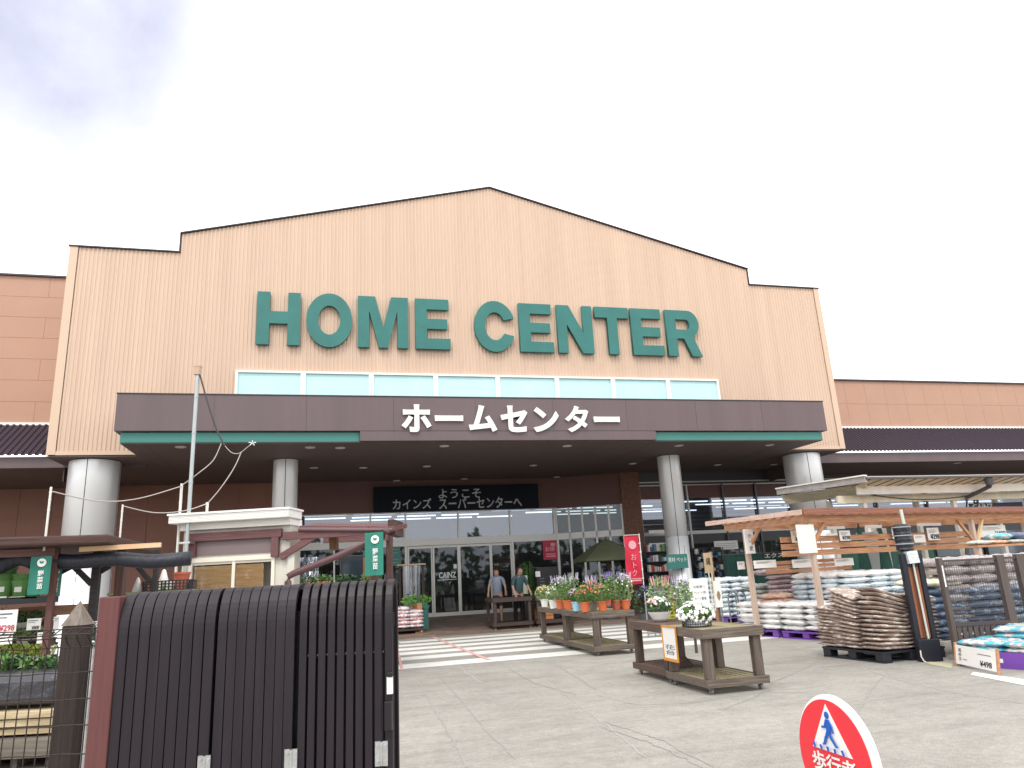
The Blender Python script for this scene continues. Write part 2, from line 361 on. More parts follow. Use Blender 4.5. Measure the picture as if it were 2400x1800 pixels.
# wings
def wing(side):
    lx = -60 if side < 0 else XR; rx = XL if side < 0 else 90
    px, (t0, t1), (r0, r1), (f0, f1) = (50, (597, 915), (919, 984), (987, 1011)) if side < 0 else (2050, (827, 923), (926, 973), (976, 996))
    Yw, Ye = 22.8, 21.15
    zt, zw, ze = YP(px, t0, Yw).z, YP(px, t1, Yw).z, YP(px, r1, Ye).z
    zr = YP(px, r0, Yw-.05).z; fz0 = YP(px, f0, Ye+.12).z; fz1 = YP(px, f1, Ye+.12).z
    g = MB(); ph = (zt-zw)/(6 if side < 0 else 2.0); k = 0; z = zw - .2
    pw = 4.0 if side < 0 else .92
    g.box(lx, Yw+.011, z, rx, Yw+.4, zt)                   # panel backing; the panels stand 2 cm proud with open joints
    zz = zw
    rows = 7 if side < 0 else 2; ph = (zt-zw)/rows
    for r in range(rows):
        x = lx + (1.3 if (r % 2 and side < 0) else 0)
        while x < rx:
            g.box(x, Yw, zz+r*ph+.004, min(x+pw-.007, rx-.001), Yw+.01, zz+(r+1)*ph-.004); x += pw
    g.build('wing_wall', orange, store)
    g = MB(); g.box(lx, Yw-.08, zt, rx, Yw+.5, zt+.05); g.build('wall_cap', dark_trim, store)
    g = MB(); g.box(lx, Yw-.07, zr, rx, Yw-.001, zw+.02); g.build('white_trim', white, store)
    g = MB(); x = lx if side > 0 else -22; p = .16; e = rx if side < 0 else 60; up = Vector((0, -(zr-ze), (Yw-Ye))).normalized()
    while x < e:
        for xa, xb, ha, hb in ((x, x+.07, 0, 0), (x+.07, x+.09, 0, .035), (x+.09, x+.14, .035, .035), (x+.14, x+p, .035, 0)):
            xa, xb = min(xa, e), min(xb, e)
            g.quad((xa, Ye+up.y*ha, ze+up.z*ha), (xb, Ye+up.y*hb, ze+up.z*hb), (xb, Yw-.06+up.y*hb, zr+up.z*hb), (xa, Yw-.06+up.y*ha, zr+up.z*ha))
        x += p
    g.build('lean_to_roof', ribm, store)
    g = MB(); g.box(lx, Ye+.12, fz1, rx if side > 0 else rx+2, Ye+.2, fz0)
    g.build('wing_fascia', brown, store)
    g = MB(); g.box(lx, Ye+.2, fz1+.01, rx, 27.5, fz1+.05); g.build('wing_soffit', soff, store)
wing(-1); wing(1)
# canopy
CX0, CX1, CY = -4.68, 14.5, 18.05
g = MB(); g.box(CX0, CY, 5.14, CX1, YF-.03, 6.03); g.box(.88, CY+.002, 4.885, 8.93, CY+.3, 5.138); g.build('canopy_fascia', brown, store, bevel=.008)
g = MB(); g.box(CX0+.12, CY+.1, 4.885, .875, YF-.03, 5.12); g.build('canopy_green_band', green, store); g = MB(); g.box(8.935, CY+.1, 4.885, CX1-.14, YF-.03, 5.12); g.build('canopy_green_band', green, store)
g = MB()
for x in range(1, 9): g.box(CX0+x*2.13, CY-.003, 5.15, CX0+x*2.13+.008, CY-.001, 6.02)
g.box(.9, CY-.003, 5.136, 8.92, CY-.001, 5.144); g.box(CX0-.01, CY-.02, 6.03, CX1+.01, YF-.05, 6.05)
g.build('canopy_joint', dark_trim, store)
g = MB(); g.box(CX0+.13, CY+.12, 4.86, CX1-.15, YF, 4.882)
g.box(XL, YF, 4.88, XR, 26.6, 4.9); g.build('soffit', soff, store)
g = MB()
for i in range(14): g.box(CX0+.6+i*1.45, CY+.14, 4.857, CX0+.606+i*1.45, 25.4, 4.859)
g.build('soffit_joint', dark_trim, store)
lens = mat('downlight lens', (.6, .6, .58), .3)
for x, y in ((390, 965), (670, 966), (735, 967), (960, 963), (1225, 963), (1467, 962), (1663, 961), (678, 1010), (785, 1010), (922, 1007), (1152, 1005), (1367, 1001), (1550, 1004), (1672, 1003), (857, 1038), (1003, 1034), (1203, 1030), (1990, 1023), (1905, 1026), (2068, 1000), (2250, 999)):
    z = 4.857 if x < 1850 else YP(2050, 996, 21.27).z + .006
    p = ZP(x, y, z); g = MB(); g.lathe([(0, 0), (.095, 0), (.095, -.012), (.13, -.016), (.13, .0)], 16); g.build('downlight', lens, store, loc=(p.x, p.y, z))
# columns
def column(x, y, r, a):
    g = MB(); prof = [(r, -.02), (r, 2.35), (r-.012, 2.352), (r-.012, 2.362), (r, 2.364), (r, 4.86)]
    g.lathe(prof, 64); c = g.build('column', steel, store, loc=(x, y, 0), smooth=False)
    for p in c.data.polygons: p.use_smooth = abs(p.normal.z) < .2
    g = MB(); s = MB()
    for da in a: s.bar((r*1.001*sin(radians(da)), -r*1.001*cos(radians(da)), 0), (r*1.001*sin(radians(da)), -r*1.001*cos(radians(da)), 4.86), .018, .008, up=(sin(radians(da)), -cos(radians(da)), 0))
    s.build('seam', dark_trim, c); return c
column(-5.75, 20.8, .6, (-2, 88, 178, 268)); column(15.5, 20.8, .59, (-18, 72, 162)); column(-1.0, 20.8, .33, (2, 120)); column(10.62, 20.8, .35, (-20, 110))
# upper windows
wglass = mat('bright sky glass', (.5, .8, .8), .06, var=.06, vscale=1.5, spec=.8)  # pale cyan base colour stands in for the reflected sky
xs = [508, 655, 802, 941, 1075, 1203, 1324, 1443, 1553]
X = [YP(x, 815+ (x-500)*.018, 19.93).x for x in xs]; X[0] = -2.33
for i in range(8):
    a, b = X[i], X[i+1]; g = MB(); z0, z1 = 5.9, 7.2; w = .07
    g.box(a+.003, YF-.09, z0, a+w, YF-.001, z1); g.box(b-w, YF-.09, z0, b-.003, YF-.001, z1); g.box(a+w, YF-.09, z1-.06, b-w, YF-.001, z1)
    f = g.build('window', white, store)
    g = MB(); g.box(a+w, YF-.025, z0, b-w, YF-.004, z1-.06); g.build('pane', wglass, f)
# HOME CENTER
LH, LO = [], []
def arcb(cx, cy, ro, ri, a0, a1, sy=1, n=24):
    return [(cx+ro*cos(radians(a0+(a1-a0)*i/n)), cy+sy*ro*sin(radians(a0+(a1-a0)*i/n))) for i in range(n+1)] + [(cx+ri*cos(radians(a1+(a0-a1)*i/n)), cy+sy*ri*sin(radians(a1+(a0-a1)*i/n))) for i in range(n+1)]
LET = {
 'H': [[(0,0),(.29,0),(.29,.4),(.71,.4),(.71,0),(1,0),(1,1),(.71,1),(.71,.63),(.29,.63),(.29,1),(0,1)]],
 'O': [ell(.5,.5,.5,.5,64), ell(.5,.5,.24,.27,64)],
 'M': [[(0,0),(.22,0),(.22,.72),(.41,0),(.59,0),(.78,.72),(.78,0),(1,0),(1,1),(.66,1),(.5,.4),(.34,1),(0,1)]],
 'E': [[(0,0),(1,0),(1,.21),(.33,.21),(.33,.4),(.92,.4),(.92,.6),(.33,.6),(.33,.79),(.97,.79),(.97,1),(0,1)]],
 'C': [[(.5+.5*cos(radians(a)), .5+.5*sin(radians(a))) for a in range(20, 338, 6)] + [(.5+.5*cos(radians(338)), .5+.5*sin(radians(338))), (.72, .36)] + [(.5+.245*cos(radians(a)), .5+.275*sin(radians(a))) for a in range(320, 38, -6)] + [(.72, .62)]],
 'N': [[(0,0),(.27,0),(.27,.6),(.68,0),(1,0),(1,1),(.73,1),(.73,.42),(.34,1),(0,1)]],
 'T': [[(.355,0),(.645,0),(.645,.77),(1,.77),(1,1),(0,1),(0,.77),(.355,.77)]],
 'R': [[(0,0),(.29,0),(.29,.38),(.5,.38),(.7,0),(1,0),(.78,.42)] + [(.66+.32*cos(radians(a)), .705+.295*sin(radians(a))) for a in range(-60, 91, 10)] + [(0,1)],
       [(.29,.58),(.6,.58)] + [(.6+.1*cos(radians(a)), .69+.11*sin(radians(a))) for a in range(-90, 91, 15)] + [(.29,.8)]]}
sign = bpy.data.objects.new('letter_sign', None); COL.objects.link(sign); sign.parent = store
for sx in (XL, XR-.02):
    g = MB(); g.box(sx, 21.36, 4.45, sx+.02, 27, ZB+.4); g.build('side_closure', soff, store)
z6 = lambda x, y: ((550+x/3.687)/K, (620+y/3.687)/K); z7 = lambda x, y: ((1100+x/3.687)/K, (620+y/3.687)/K)
for ch, f, a, b, c, d in (('H', z6, 190, 566, 480, 490), ('O', z6, 618, 1015, 500, 505), ('M', z6, 1065, 1500, 520, 525), ('E', z6, 1562, 1862, 535, 540),
                          ('C', z7, 45, 388, 550, 560), ('E', z7, 434, 722, 560, 565), ('N', z7, 763, 1068, 575, 580), ('T', z7, 1082, 1372, 440, 440), ('E', z7, 1405, 1672, 590, 590), ('R', z7, 1706, 1996, 600, 610)):
    xa = YP(*f(a, c), 19.86).x; xb = YP(*f(b, d), 19.86).x
    shape('letter', LET[ch], greenL, sign, xa, xb, 7.93 if ch not in 'OC' else 7.9, 9.48 if ch not in 'OC' else 9.51, YF-.03, .12)
# katakana over the canopy: heavy white strokes
kat = bpy.data.objects.new('canopy_lettering', None); COL.objects.link(kat); kat.parent = store
z5 = lambda x, y: ((700+x/2.458)/K, (850+y/2.458)/K)
for ch, x0, x1, y0, y1 in (('ホ', 592, 765, 240, 399), ('ー', 785, 948, 303, 336), ('ム', 980, 1142, 244, 398), ('セ', 1165, 1320, 247, 400), ('ン', 1352, 1500, 256, 400), ('タ', 1535, 1672, 248, 400), ('ー', 1702, 1850, 310, 342)):
    c = YP(*z5((x0+x1)/2, y0), 17.98), YP(*z5((x0+x1)/2, y1), 17.98); l = YP(*z5(x0, (y0+y1)/2), 17.98), YP(*z5(x1, (y0+y1)/2), 17.98)
    text('letter', ch, white, kat, l[0].x, l[1].x, c[1].z, c[0].z, CY-.01, .06, bold=.03 if ch == 'タ' else .04)
# ---- entrance
EY = 25.5
dwall = mat('red brown wall', (.13, .062, .052), .6, var=.08, vscale=.6)
dwallL = mat('brown wall panel', (.27, .13, .095), .6, var=.08, vscale=.7)
gl_up = glass('transom glass', (.6, .64, .7), .10); gl_d = glass('door glass', (.42, .46, .46), .03)
def ez(y, x=960, Y=EY): return YP(x, y, Y).z
zg_top, zh1, zh0 = ez(1104), ez(1162), ez(1177)
VX = YP(1203, 1150, EY).x
Bp = ZP(1352, 1021, 4.87); Bp = Vector((Bp.x, min(Bp.y, 24.6), 0)); RY = Bp.y
# left wall of panels, from the far left up to the entrance
g = MB(); xe = YP(640, 1150, EY).x; z = FZ1 - .1
g.box(-40, EY+.02, 0, xe, EY+.3, 4.9)
x = -20.0
while x < xe:
    for za, zb in ((.15, 1.4), (1.41, 2.65), (2.66, 3.9), (3.91, 4.86)): g.box(x, EY, za, min(x+.9, xe), EY+.019, zb-.012)
    x += .912
g.build('entrance_wall', dwallL, store)
g = MB(); g.box(xe, EY+.0, zg_top, VX, EY+.3, 4.9); g.build('entrance_header', dwall, store)
# frames and glass of the entrance
fx = [xe, YP(800, 1140, EY).x, YP(876, 1140, EY).x, YP(990, 1140, EY).x, YP(1102, 1140, EY).x, YP(1197, 1140, EY).x]
g = MB(); g.box(xe, EY-.06, zh0, VX, EY+.06, zh1)
for x in fx + [VX]: g.box(x-.03, EY-.05, zh1, x+.03, EY+.05, zg_top)
g.box(xe, EY-.04, zg_top-.04, VX, EY+.04, zg_top)
for x in (fx[0], fx[2], fx[4]+.05, VX): g.box(x-.04, EY-.05, FZ1, x+.04, EY+.05, zh0)
g.box(xe, EY-.05, FZ1, fx[2], EY+.05, FZ1+.1); g.box(fx[4], EY-.05, FZ1, VX, EY+.05, FZ1+.1)
g.build('entrance_frame', alu, store)
for a, b in zip(fx, fx[1:]):
    g = MB(); g.box(a+.03, EY-.008, zh1, b-.03, EY+.008, zg_top-.04); g.build('transom_pane', gl_up, store)
for a, b in ((xe+.04, fx[2]-.04), (fx[4]+.09, VX-.04)):
    g = MB(); g.box(a, EY-.008, FZ1+.1, b, EY+.008, zh0); g.build('side_pane', gl_d, store)
dx = [fx[2]+.05] + [YP(x, 1260, EY-.1).x for x in (936, 993, 1063)] + [fx[4]]
for i in range(4):
    a, b = dx[i], dx[i+1]; off = -.1 if i in (1, 2) else -.04; g = MB(); w = .055
    g.box(a, EY+off-.02, FZ1+.01, a+w, EY+off+.02, zh0-.02); g.box(b-w, EY+off-.02, FZ1+.01, b, EY+off+.02, zh0-.02)
    g.box(a+w, EY+off-.02, FZ1+.01, b-w, EY+off+.02, FZ1+.13); g.box(a+w, EY+off-.02, zh0-.09, b-w, EY+off+.02, zh0-.02)
    dr = g.build('sliding_door', alu, store)
    g = MB(); g.box(a+w, EY+off-.006, FZ1+.13, b-w, EY+off+.006, zh0-.09); g.build('door_pane', gl_d, dr)
    if i == 1:
        text('lettering', 'CAINZ', white, dr, a+.2, b-.12, ez(1249), ez(1236), EY+off-.012, .004, .02)
        g = MB(); g.box(b-.2, EY+off-.016, ez(1229), b-.09, EY+off-.01, ez(1220)); g.build('door_sticker', white, dr); g = MB(); g.box(a+.16, EY+off-.016, ez(1253), b-.1, EY+off-.01, ez(1252)); g.build('door_sticker', white, dr)
# side of the vestibule, running forward to the brick pillar
A2, B2 = Vector((VX, EY, 0)), Vector((Bp.x-.25, Bp.y+.1, 0)); vf = Fr(A2.x, A2.y, math.degrees(atan2(B2.y-A2.y, B2.x-A2.x))); vl = (B2-A2).length
g = MB(); g.box(0, 0, zg_top-.02, vl, .25, 4.9); o = g.build('vestibule_header', dwall, store, loc=vf.o, rz=vf.a)
g = MB(); n = 5
for i in range(n+1): g.box(vl*i/n-.035, -.05, FZ1, vl*i/n+.035, .05, zg_top-.02)
g.box(0, -.05, zh0+.02, vl, .05, zh1); g.box(0, -.05, FZ1, vl, .05, FZ1+.1)
g.build('vestibule_frame', alu, store, loc=vf.o, rz=vf.a)
for i in range(n):
    g = MB(); g.box(vl*i/n+.035, -.006, FZ1+.1, vl*(i+1)/n-.035, .006, zg_top-.02); g.build('vestibule_pane', gl_d, store, loc=vf.o, rz=vf.a)
brk = mat('brick pillar', (.14, .07, .05), .8, col2=(.23, .12, .08), vscale=9)
g = MB(); px0, px1 = YP(1345, 1100, RY).x, YP(1386, 1100, RY).x
zz = 0; k = 0
while zz < 4.86:
    g.box(px0 + (.004 if k % 2 else 0), RY, zz, px1, RY+.6, zz+.068); g.box(px0+.01, RY+.01, zz+.068, px1-.01, RY+.59, zz+.078); zz += .078; k += 1
g.build('brick_pillar', brk, store)
# right-hand shop front
ry = lambda y, x=1560: YP(x, y, RY).z
g = MB(); g.box(px1, RY+.1, ry(1074), 60, RY+.4, ry(1046)); g.build('shopfront_band', dwall, store)
g = MB(); g.box(px1, RY+.12, ry(1046), 60, RY+.4, 4.9); g.build('shopfront_upper_wall', mat('dark grey wall', (.06, .055, .07), .5), store)
g = MB(); g.box(px1, RY+.04, ry(1040), 60, RY+.1, ry(1037.5)); g.box(px1, RY+.04, ry(1151), 60, RY+.12, ry(1144)); g.box(px1, RY+.04, ry(1046.5), 60, RY+.1, ry(1044.5)); g.build('shopfront_rail', alu, store)
g = MB(); g.box(px1, RY+.1, ry(1172), 60, RY+.35, ry(1153)); g.build('shopfront_lintel', mat('charcoal lintel', (.055, .055, .065), .5), store)
pcol = [1386, 1490, 1568, 1640, 1712, 1800, 1900, 2010, 2120, 2230, 2350]
PX = [YP(x, 1110, RY).x for x in pcol]
for i, x in enumerate(PX):
    g = MB(); g.box(x-.03, RY+.02, 0, x+.03, RY+.1, ry(1044)); g.build('shopfront_post', alu if i < 2 else dkalu, store)
for a, b in zip(PX, PX[1:]):
    g = MB(); g.box(a+.03, RY+.12, ry(1144), b-.03, RY+.135, ry(1074)); g.build('shopfront_pane', gl_up, store)
    g = MB(); g.box(a+.03, RY+.14, .1, b-.03, RY+.155, ry(1172)); g.build('lower_pane', gl_d, store)
g = MB()
for i in range(9): g.box(px1, RY+.3+i*.02, ry(1140)+i*.16, 60, RY+.33+i*.02, ry(1140)+i*.16+.045)
g.build('reflected_slat', mat('slat reflection', (.5, .52, .54), .5), store)  # pale bars behind the panes stand in for slats reflected in the glass
# inside: floor, back wall, ceiling strips
g = MB(); g.box(-10, 40, 0, 60, 40.2, 5); g.box(-10.2, 25.9, 0, -10, 40, 5); g.box(60, 25.9, 0, 60.2, 40, 5); g.build('interior_wall', mat('interior wall', (.2, .19, .18), .8), store)
g = MB(); g.box(-10, 25.9, 4.95, 60, 40, 5.05); g.build('interior_ceiling', mat('interior ceiling', (.35, .35, .35), .8), store)
tubeM = mat('lit tube', (.9, .95, 1), .5, emis=3.2)
g = MB()
for r in range(7):
    for i in range(22):
        if (i*7+r*3) % 5: g.box(-3+i*2.2, 27.6+r*1.75, 4.55, -1.1+i*2.2, 27.72+r*1.75, 4.6)
g.build('ceiling_light', tubeM, store)
# welcome sign
sg = bpy.data.objects.new('welcome_sign', None); COL.objects.link(sg); sg.parent = store
SYp = EY-.22; a, b = YP(808, 1078, SYp), YP(1163, 1072, SYp); zt, zb = YP(985, 1048.5, SYp).z, YP(985, 1102, SYp).z
g = MB(); g.box(a.x, SYp, zb, b.x, EY-.02, zt); g.build('board', mat('dark sign board', (.006, .009, .016), .6, spec=.15), sg)
silver = mat('silver lettering', (.45, .47, .5), .4)
for s, x0, x1, y0, y1 in (('ようこそ', 947, 1039, 1056, 1076), ('カインズ', 848, 932, 1077, 1100), ('スーパーセンターへ', 948, 1127, 1074, 1098)):
    ym = (y0+y1)/2; text('lettering', s, silver, sg, YP(x0, ym, SYp).x, YP(x1, ym, SYp).x, YP((x0+x1)/2, y1, SYp).z, YP((x0+x1)/2, y0, SYp).z, SYp-.003, .02, .012)
# store details fixed to the glass
pink = mat('crimson print', (.5, .02, .07), .5)
def poster(name, x0, x1, y0, y1, Y, m, parent=store, th=.012):
    a, b = YP(x0, (y0+y1)/2, Y), YP(x1, (y0+y1)/2, Y); c, d = YP((x0+x1)/2, y0, Y), YP((x0+x1)/2, y1, Y)
    g = MB(); g.box(a.x, Y, d.z, b.x, Y+th, c.z); return g.build(name, m, parent), (a.x, b.x, d.z, c.z)
p, (a, b, c, d) = poster('poster', 1173, 1203, 1167, 1209, EY-.1, pink)
lp = mat('pale pink print', (.7, .35, .38), .5)
text('lettering', 'お得', lp, p, a+.08, b-.08, c+(d-c)*.42, c+(d-c)*.68, EY-.102, .003, .01)
g = MB(); g.box(a+.1, EY-.105, c+.1, b-.06, EY-.101, c+.14); g.box(a+.1, EY-.105, c+.18, b-.06, EY-.101, c+.21); g.box(a+.3, EY-.105, d-.2, b-.06, EY-.101, d-.1); g.build('print', lp, p)
p, (a, b, c, d) = poster('hours_board', 835, 865, 1181, 1222, EY-.1, green)
g = MB()
for i, (u0, u1) in enumerate(((.2, .85), (.2, .85), (.2, .5), (.45, .85), (.3, .85))): g.box(a+(b-a)*u0, EY-.105, d-(d-c)*(.18+i*.17), a+(b-a)*u1, EY-.101, d-(d-c)*(.14+i*.17))
g.build('print', mat('teal print', (.12, .36, .36), .5), p)

# ================================================================== GENERIC BUILDERS
def arm(fr, px, n=0): return fr.at(px[0], px[1], n)
def rect(mb, fr, x0, x1, y0, y1, n0, n1, mi=0):
    a, b = fr.at(x0, (y0+y1)/2, n0), fr.at(x1, (y0+y1)/2, n0); c, d = fr.at((x0+x1)/2, y0, n0), fr.at((x0+x1)/2, y1, n0)
    mb.box(a.x, n0, d.z, b.x, n1, c.z, mi); return a.x, b.x, d.z, c.z
def leaves(mb, c, r, n, s, up=.4, mi=0, thin=.45):
    c = Vector(c)
    for _ in range(n):
        while True:
            v = Vector((random.uniform(-1, 1), random.uniform(-1, 1), random.uniform(-1, 1)))
            if v.length < 1: break
        v = v.normalized()*(v.length**.6)
        p = c + Vector((v.x*r[0], v.y*r[1], v.z*r[2])); q = s*random.uniform(.6, 1.3)
        d = Vector((v.x+random.uniform(-.7, .7), v.y+random.uniform(-.7, .7), up+random.uniform(-.6, .7))).normalized()
        w = d.cross(Vector((random.uniform(-1, 1), random.uniform(-1, 1), random.uniform(-1, 1)))).normalized()*q*thin
        mb.add([p-d*q*.5, p+w, p+d*q, p-w], [(0, 1, 2, 3)], mi)
def blossoms(mb, c, r, n, s, mi=0, top=True):
    c = Vector(c)
    for _ in range(n):
        t = random.uniform(0, 2*pi); ph = random.uniform(.15 if top else -.5, 1)*pi/2
        d = Vector((cos(t)*cos(ph), sin(t)*cos(ph), sin(ph))); p = c + Vector((d.x*r[0], d.y*r[1], d.z*r[2]))*random.uniform(.85, 1.08)
        d = (d+Vector((0, -.3, .2))).normalized(); u = d.cross(Vector((.1, .3, 1))).normalized(); w = d.cross(u); k = s*random.uniform(.7, 1.2); m = 5; vs = [p+d*k*.25]
        for j in range(m*2):
            rr = k*(1 if j % 2 else .55); a = pi*j/m; vs.append(p + u*cos(a)*rr + w*sin(a)*rr)
        mb.add(vs, [(0, j+1, (j+1) % (2*m)+1) for j in range(2*m)], mi)
def spikes(mb, c, r, n, h, mi=0):
    for _ in range(n):
        a = random.uniform(0, 2*pi); q = random.uniform(0, 1)**.5; p = Vector(c)+Vector((cos(a)*q*r, sin(a)*q*r, 0)); t = Vector((cos(a)*.25*q, sin(a)*.25*q, 1)).normalized()
        for k in range(7):
            s = .013*(1-k/9); b = p+t*h*(k/7); mb.add([b+Vector((s, 0, 0)), b+Vector((0, s, 0)), b-Vector((s, 0, 0)), b-Vector((0, s, 0)), b+t*.022, b-t*.008], [(0,1,4),(1,2,4),(2,3,4),(3,0,4),(1,0,5),(2,1,5),(3,2,5),(0,3,5)], mi)
lf1 = mat('leaf green', (.07, .16, .035), .6, col2=(.16, .28, .07), vscale=22)
lf2 = mat('pale leaf', (.17, .27, .1), .6, col2=(.3, .4, .18), vscale=25)
lf3 = mat('dark leaf', (.03, .085, .03), .5, col2=(.07, .16, .05), vscale=15)
FL = {'yellow': mat('yellow petals', (.8, .62, .2), .6), 'white': mat('white petals', (.85, .86, .84), .6), 'red': mat('red petals', (.62, .1, .07), .6, col2=(.75, .2, .12), vscale=20),
      'pink': mat('pink petals', (.8, .38, .36), .6), 'purple': mat('purple petals', (.24, .15, .5), .6), 'lilac': mat('lilac petals', (.55, .47, .7), .6), 'peach': mat('peach petals', (.8, .45, .3), .6)}
potM = {'white': mat('white pot', (.8, .79, .76), .5), 'orange': mat('terracotta plastic', (.62, .15, .055), .5, var=.1), 'blue': mat('blue pot', (.2, .5, .68), .5, col2=(.5, .7, .78), vscale=14),
        'grey': mat('grey pot', (.36, .34, .3), .7), 'rust': mat('rust pot', (.45, .11, .06), .6)}
def pot_mesh(r, h):
    g = MB(); g.lathe([(0, 0), (r*.68, 0), (r*.93, h*.86), (r*1.04, h*.86), (r*1.06, h), (r*.97, h), (r*.9, h*.88), (0, h*.88)], 20); return g
def plant(name, label, loc, pm, r, h, leaf, flowers, ph, pr, group, nl=150, spk=None, cat='potted plant', n_f=26, fs=.018):
    t = thing(name, label, cat, loc, 0, group)
    pot_mesh(r, h).build('pot', potM[pm], t, smooth=False)
    g = MB(); leaves(g, (0, 0, h+ph*.45), (pr, pr, ph*.6), nl, .032)
    for i in range(8):
        a = random.uniform(0, 6.28); g.tube([(0, 0, h*.8), (cos(a)*pr*.4, sin(a)*pr*.4, h+ph*.6)], .003, 4)
    g.build('foliage', leaf, t)
    if flowers:
        for fc in flowers:
            g = MB(); blossoms(g, (0, 0, h+ph*.4), (pr*1.02, pr*1.02, ph*.62), n_f//len(flowers), fs); g.build('blossoms', FL[fc], t)
    if spk:
        g = MB(); spikes(g, (0, 0, h+ph*.8), pr*.8, 12, .15); g.build('flower_spikes', FL[spk], t)
    return t
gwood = wood('weathered grey timber', (.06, .043, .034), (.2, .16, .13), 'x'); gwoodY = wood('weathered grey timber along', (.065, .048, .038), (.22, .175, .14), 'y'); gwoodZ = wood('weathered grey post', (.05, .036, .03), (.18, .14, .115), 'z')
mossY = wood('mossy slats', (.16, .135, .07), (.36, .31, .19), 'y')
def cart(name, label, x0, x1, y0, y1, zt, zs, group, M=(gwood, gwoodY, gwoodZ, mossY), leg=.1, caster=True):
    t = thing(name, label, 'display cart', ((x0+x1)/2, (y0+y1)/2, 0), 0, group); hx, hy = (x1-x0)/2, (y1-y0)/2
    g = MB(); w = .085; n = max(5, int((x1-x0-.08)/w)); p = (x1-x0-.08)/n
    for i in range(n): g.box(-hx+.04+i*p+.008, -hy+.035, zt-.028, -hx+.04+(i+1)*p-.008, hy-.035, zt-random.uniform(0, .004))
    g.build('table_top', M[3], t, bevel=.003)
    for s, nm in ((-1, 'front'), (1, 'back')):
        g = MB(); y = -hy if s < 0 else hy-.033; g.box(-hx, y, zt-.105, hx, y+.033, zt+.004); g.build('apron', M[0], t, bevel=.004)
    for s in (-1, 1):
        g = MB(); x = -hx if s < 0 else hx-.033; g.box(x, -hy+.034, zt-.105, x+.033, hy-.034, zt+.002); g.build('side_apron', M[1], t, bevel=.004)
    for sx in (-1, 1):
        for sy in (-1, 1):
            cx, cy = sx*(hx-.035-leg/2), sy*(hy-.035-leg/2)
            g = MB(); g.box(cx-leg/2, cy-leg/2, zs, cx+leg/2, cy+leg/2, zt-.03); g.build('leg', M[2], t, bevel=.004)
            if caster:
                g = MB(); g.cyl((cx-.014, cy, .035), (cx+.014, cy, .035), .034, n=14); g.box(cx-.025, cy-.03, .068, cx+.025, cy+.03, .078); g.box(cx-.024, cy-.012, .03, cx-.018, cy+.012, .07); g.box(cx+.018, cy-.012, .03, cx+.024, cy+.012, .07)
                g.build('caster', mat('caster grey', (.22, .21, .2), .5), t)
    g = MB()
    for i in range(n): g.box(-hx+.04+i*p+.012, -hy+.035, zs-.03, -hx+.04+(i+1)*p-.012, hy-.035, zs-.004)
    g.build('lower_shelf', M[3], t, bevel=.003)
    g = MB(); g.box(-hx, -hy, zs-.085, hx, -hy+.033, zs+.002); g.box(-hx, hy-.033, zs-.085, hx, hy, zs+.002); g.box(-hx, -hy+.034, zs-.085, -hx+.033, hy-.034, zs); g.box(hx-.033, -hy+.034, zs-.085, hx, hy-.034, zs)
    g.build('shelf_frame', M[0], t, bevel=.004); return t
G1 = 'weathered timber carts in the yard'
cart('display_cart', 'weathered grey timber cart nearest the camera, carrying the white flower basket', 4.34, 5.16, 8.12, 9.2, .72, .16, G1)
bw = wood('brown timber', (.055, .034, .028), (.14, .09, .07), 'x'); bwY = wood('brown timber along', (.06, .038, .03), (.15, .1, .078), 'y'); bwZ = wood('brown timber post', (.04, .027, .022), (.12, .08, .06), 'z')
cart('display_cart', 'browner timber cart just behind the nearest one, with the yellow tag and white bowl', 4.38, 5.2, 9.24, 10.36, .72, .16, G1, (bw, bwY, bwZ, bwY))
cart('display_cart', 'grey timber cart under the right half of the terracotta pots', 4.7, 5.52, 12.76, 14.55, .74, .16, G1)
cart('display_cart', 'grey timber cart under the white pots, far end of its pair', 4.74, 5.55, 14.6, 16.35, .75, .16, G1)
dk = wood('dark stained timber', (.035, .022, .02), (.075, .05, .045), 'x'); dkY = wood('dark stained along', (.035, .022, .02), (.08, .055, .05), 'y')
cart('display_cart', 'dark brown cart in front of the people by the entrance doors', 4.6, 5.75, 20.35, 21.35, .84+.02, .2, 'dark brown carts by the entrance', (dk, dkY, dk, dkY), .08)
cart('display_cart', 'dark brown cart with an orange crate below, right of the people', 5.85, 6.95, 20.35, 21.3, .84, .2, 'dark brown carts by the entrance', (dk, dkY, dk, dkY), .08)
crate = mat('orange crate wood', (.42, .17, .06), .7, var=.15)
t = thing('wooden_crate', 'orange wooden crate on the lower shelf of the right dark cart', 'crate', (6.2, 20.8, .21)); g = MB()
for i in range(3): g.box(-.22, -.2, .0+i*.11, .22, -.18, .095+i*.11); g.box(-.22, .18, i*.11, .22, .2, .095+i*.11); g.box(-.22, -.18, i*.11, -.2, .18, .095+i*.11); g.box(.2, -.18, i*.11, .22, .18, .095+i*.11)
g.build('slats', crate, t); g = MB(); g.box(-.2, -.18, 0, .2, .18, .02); g.build('bottom', crate, t)
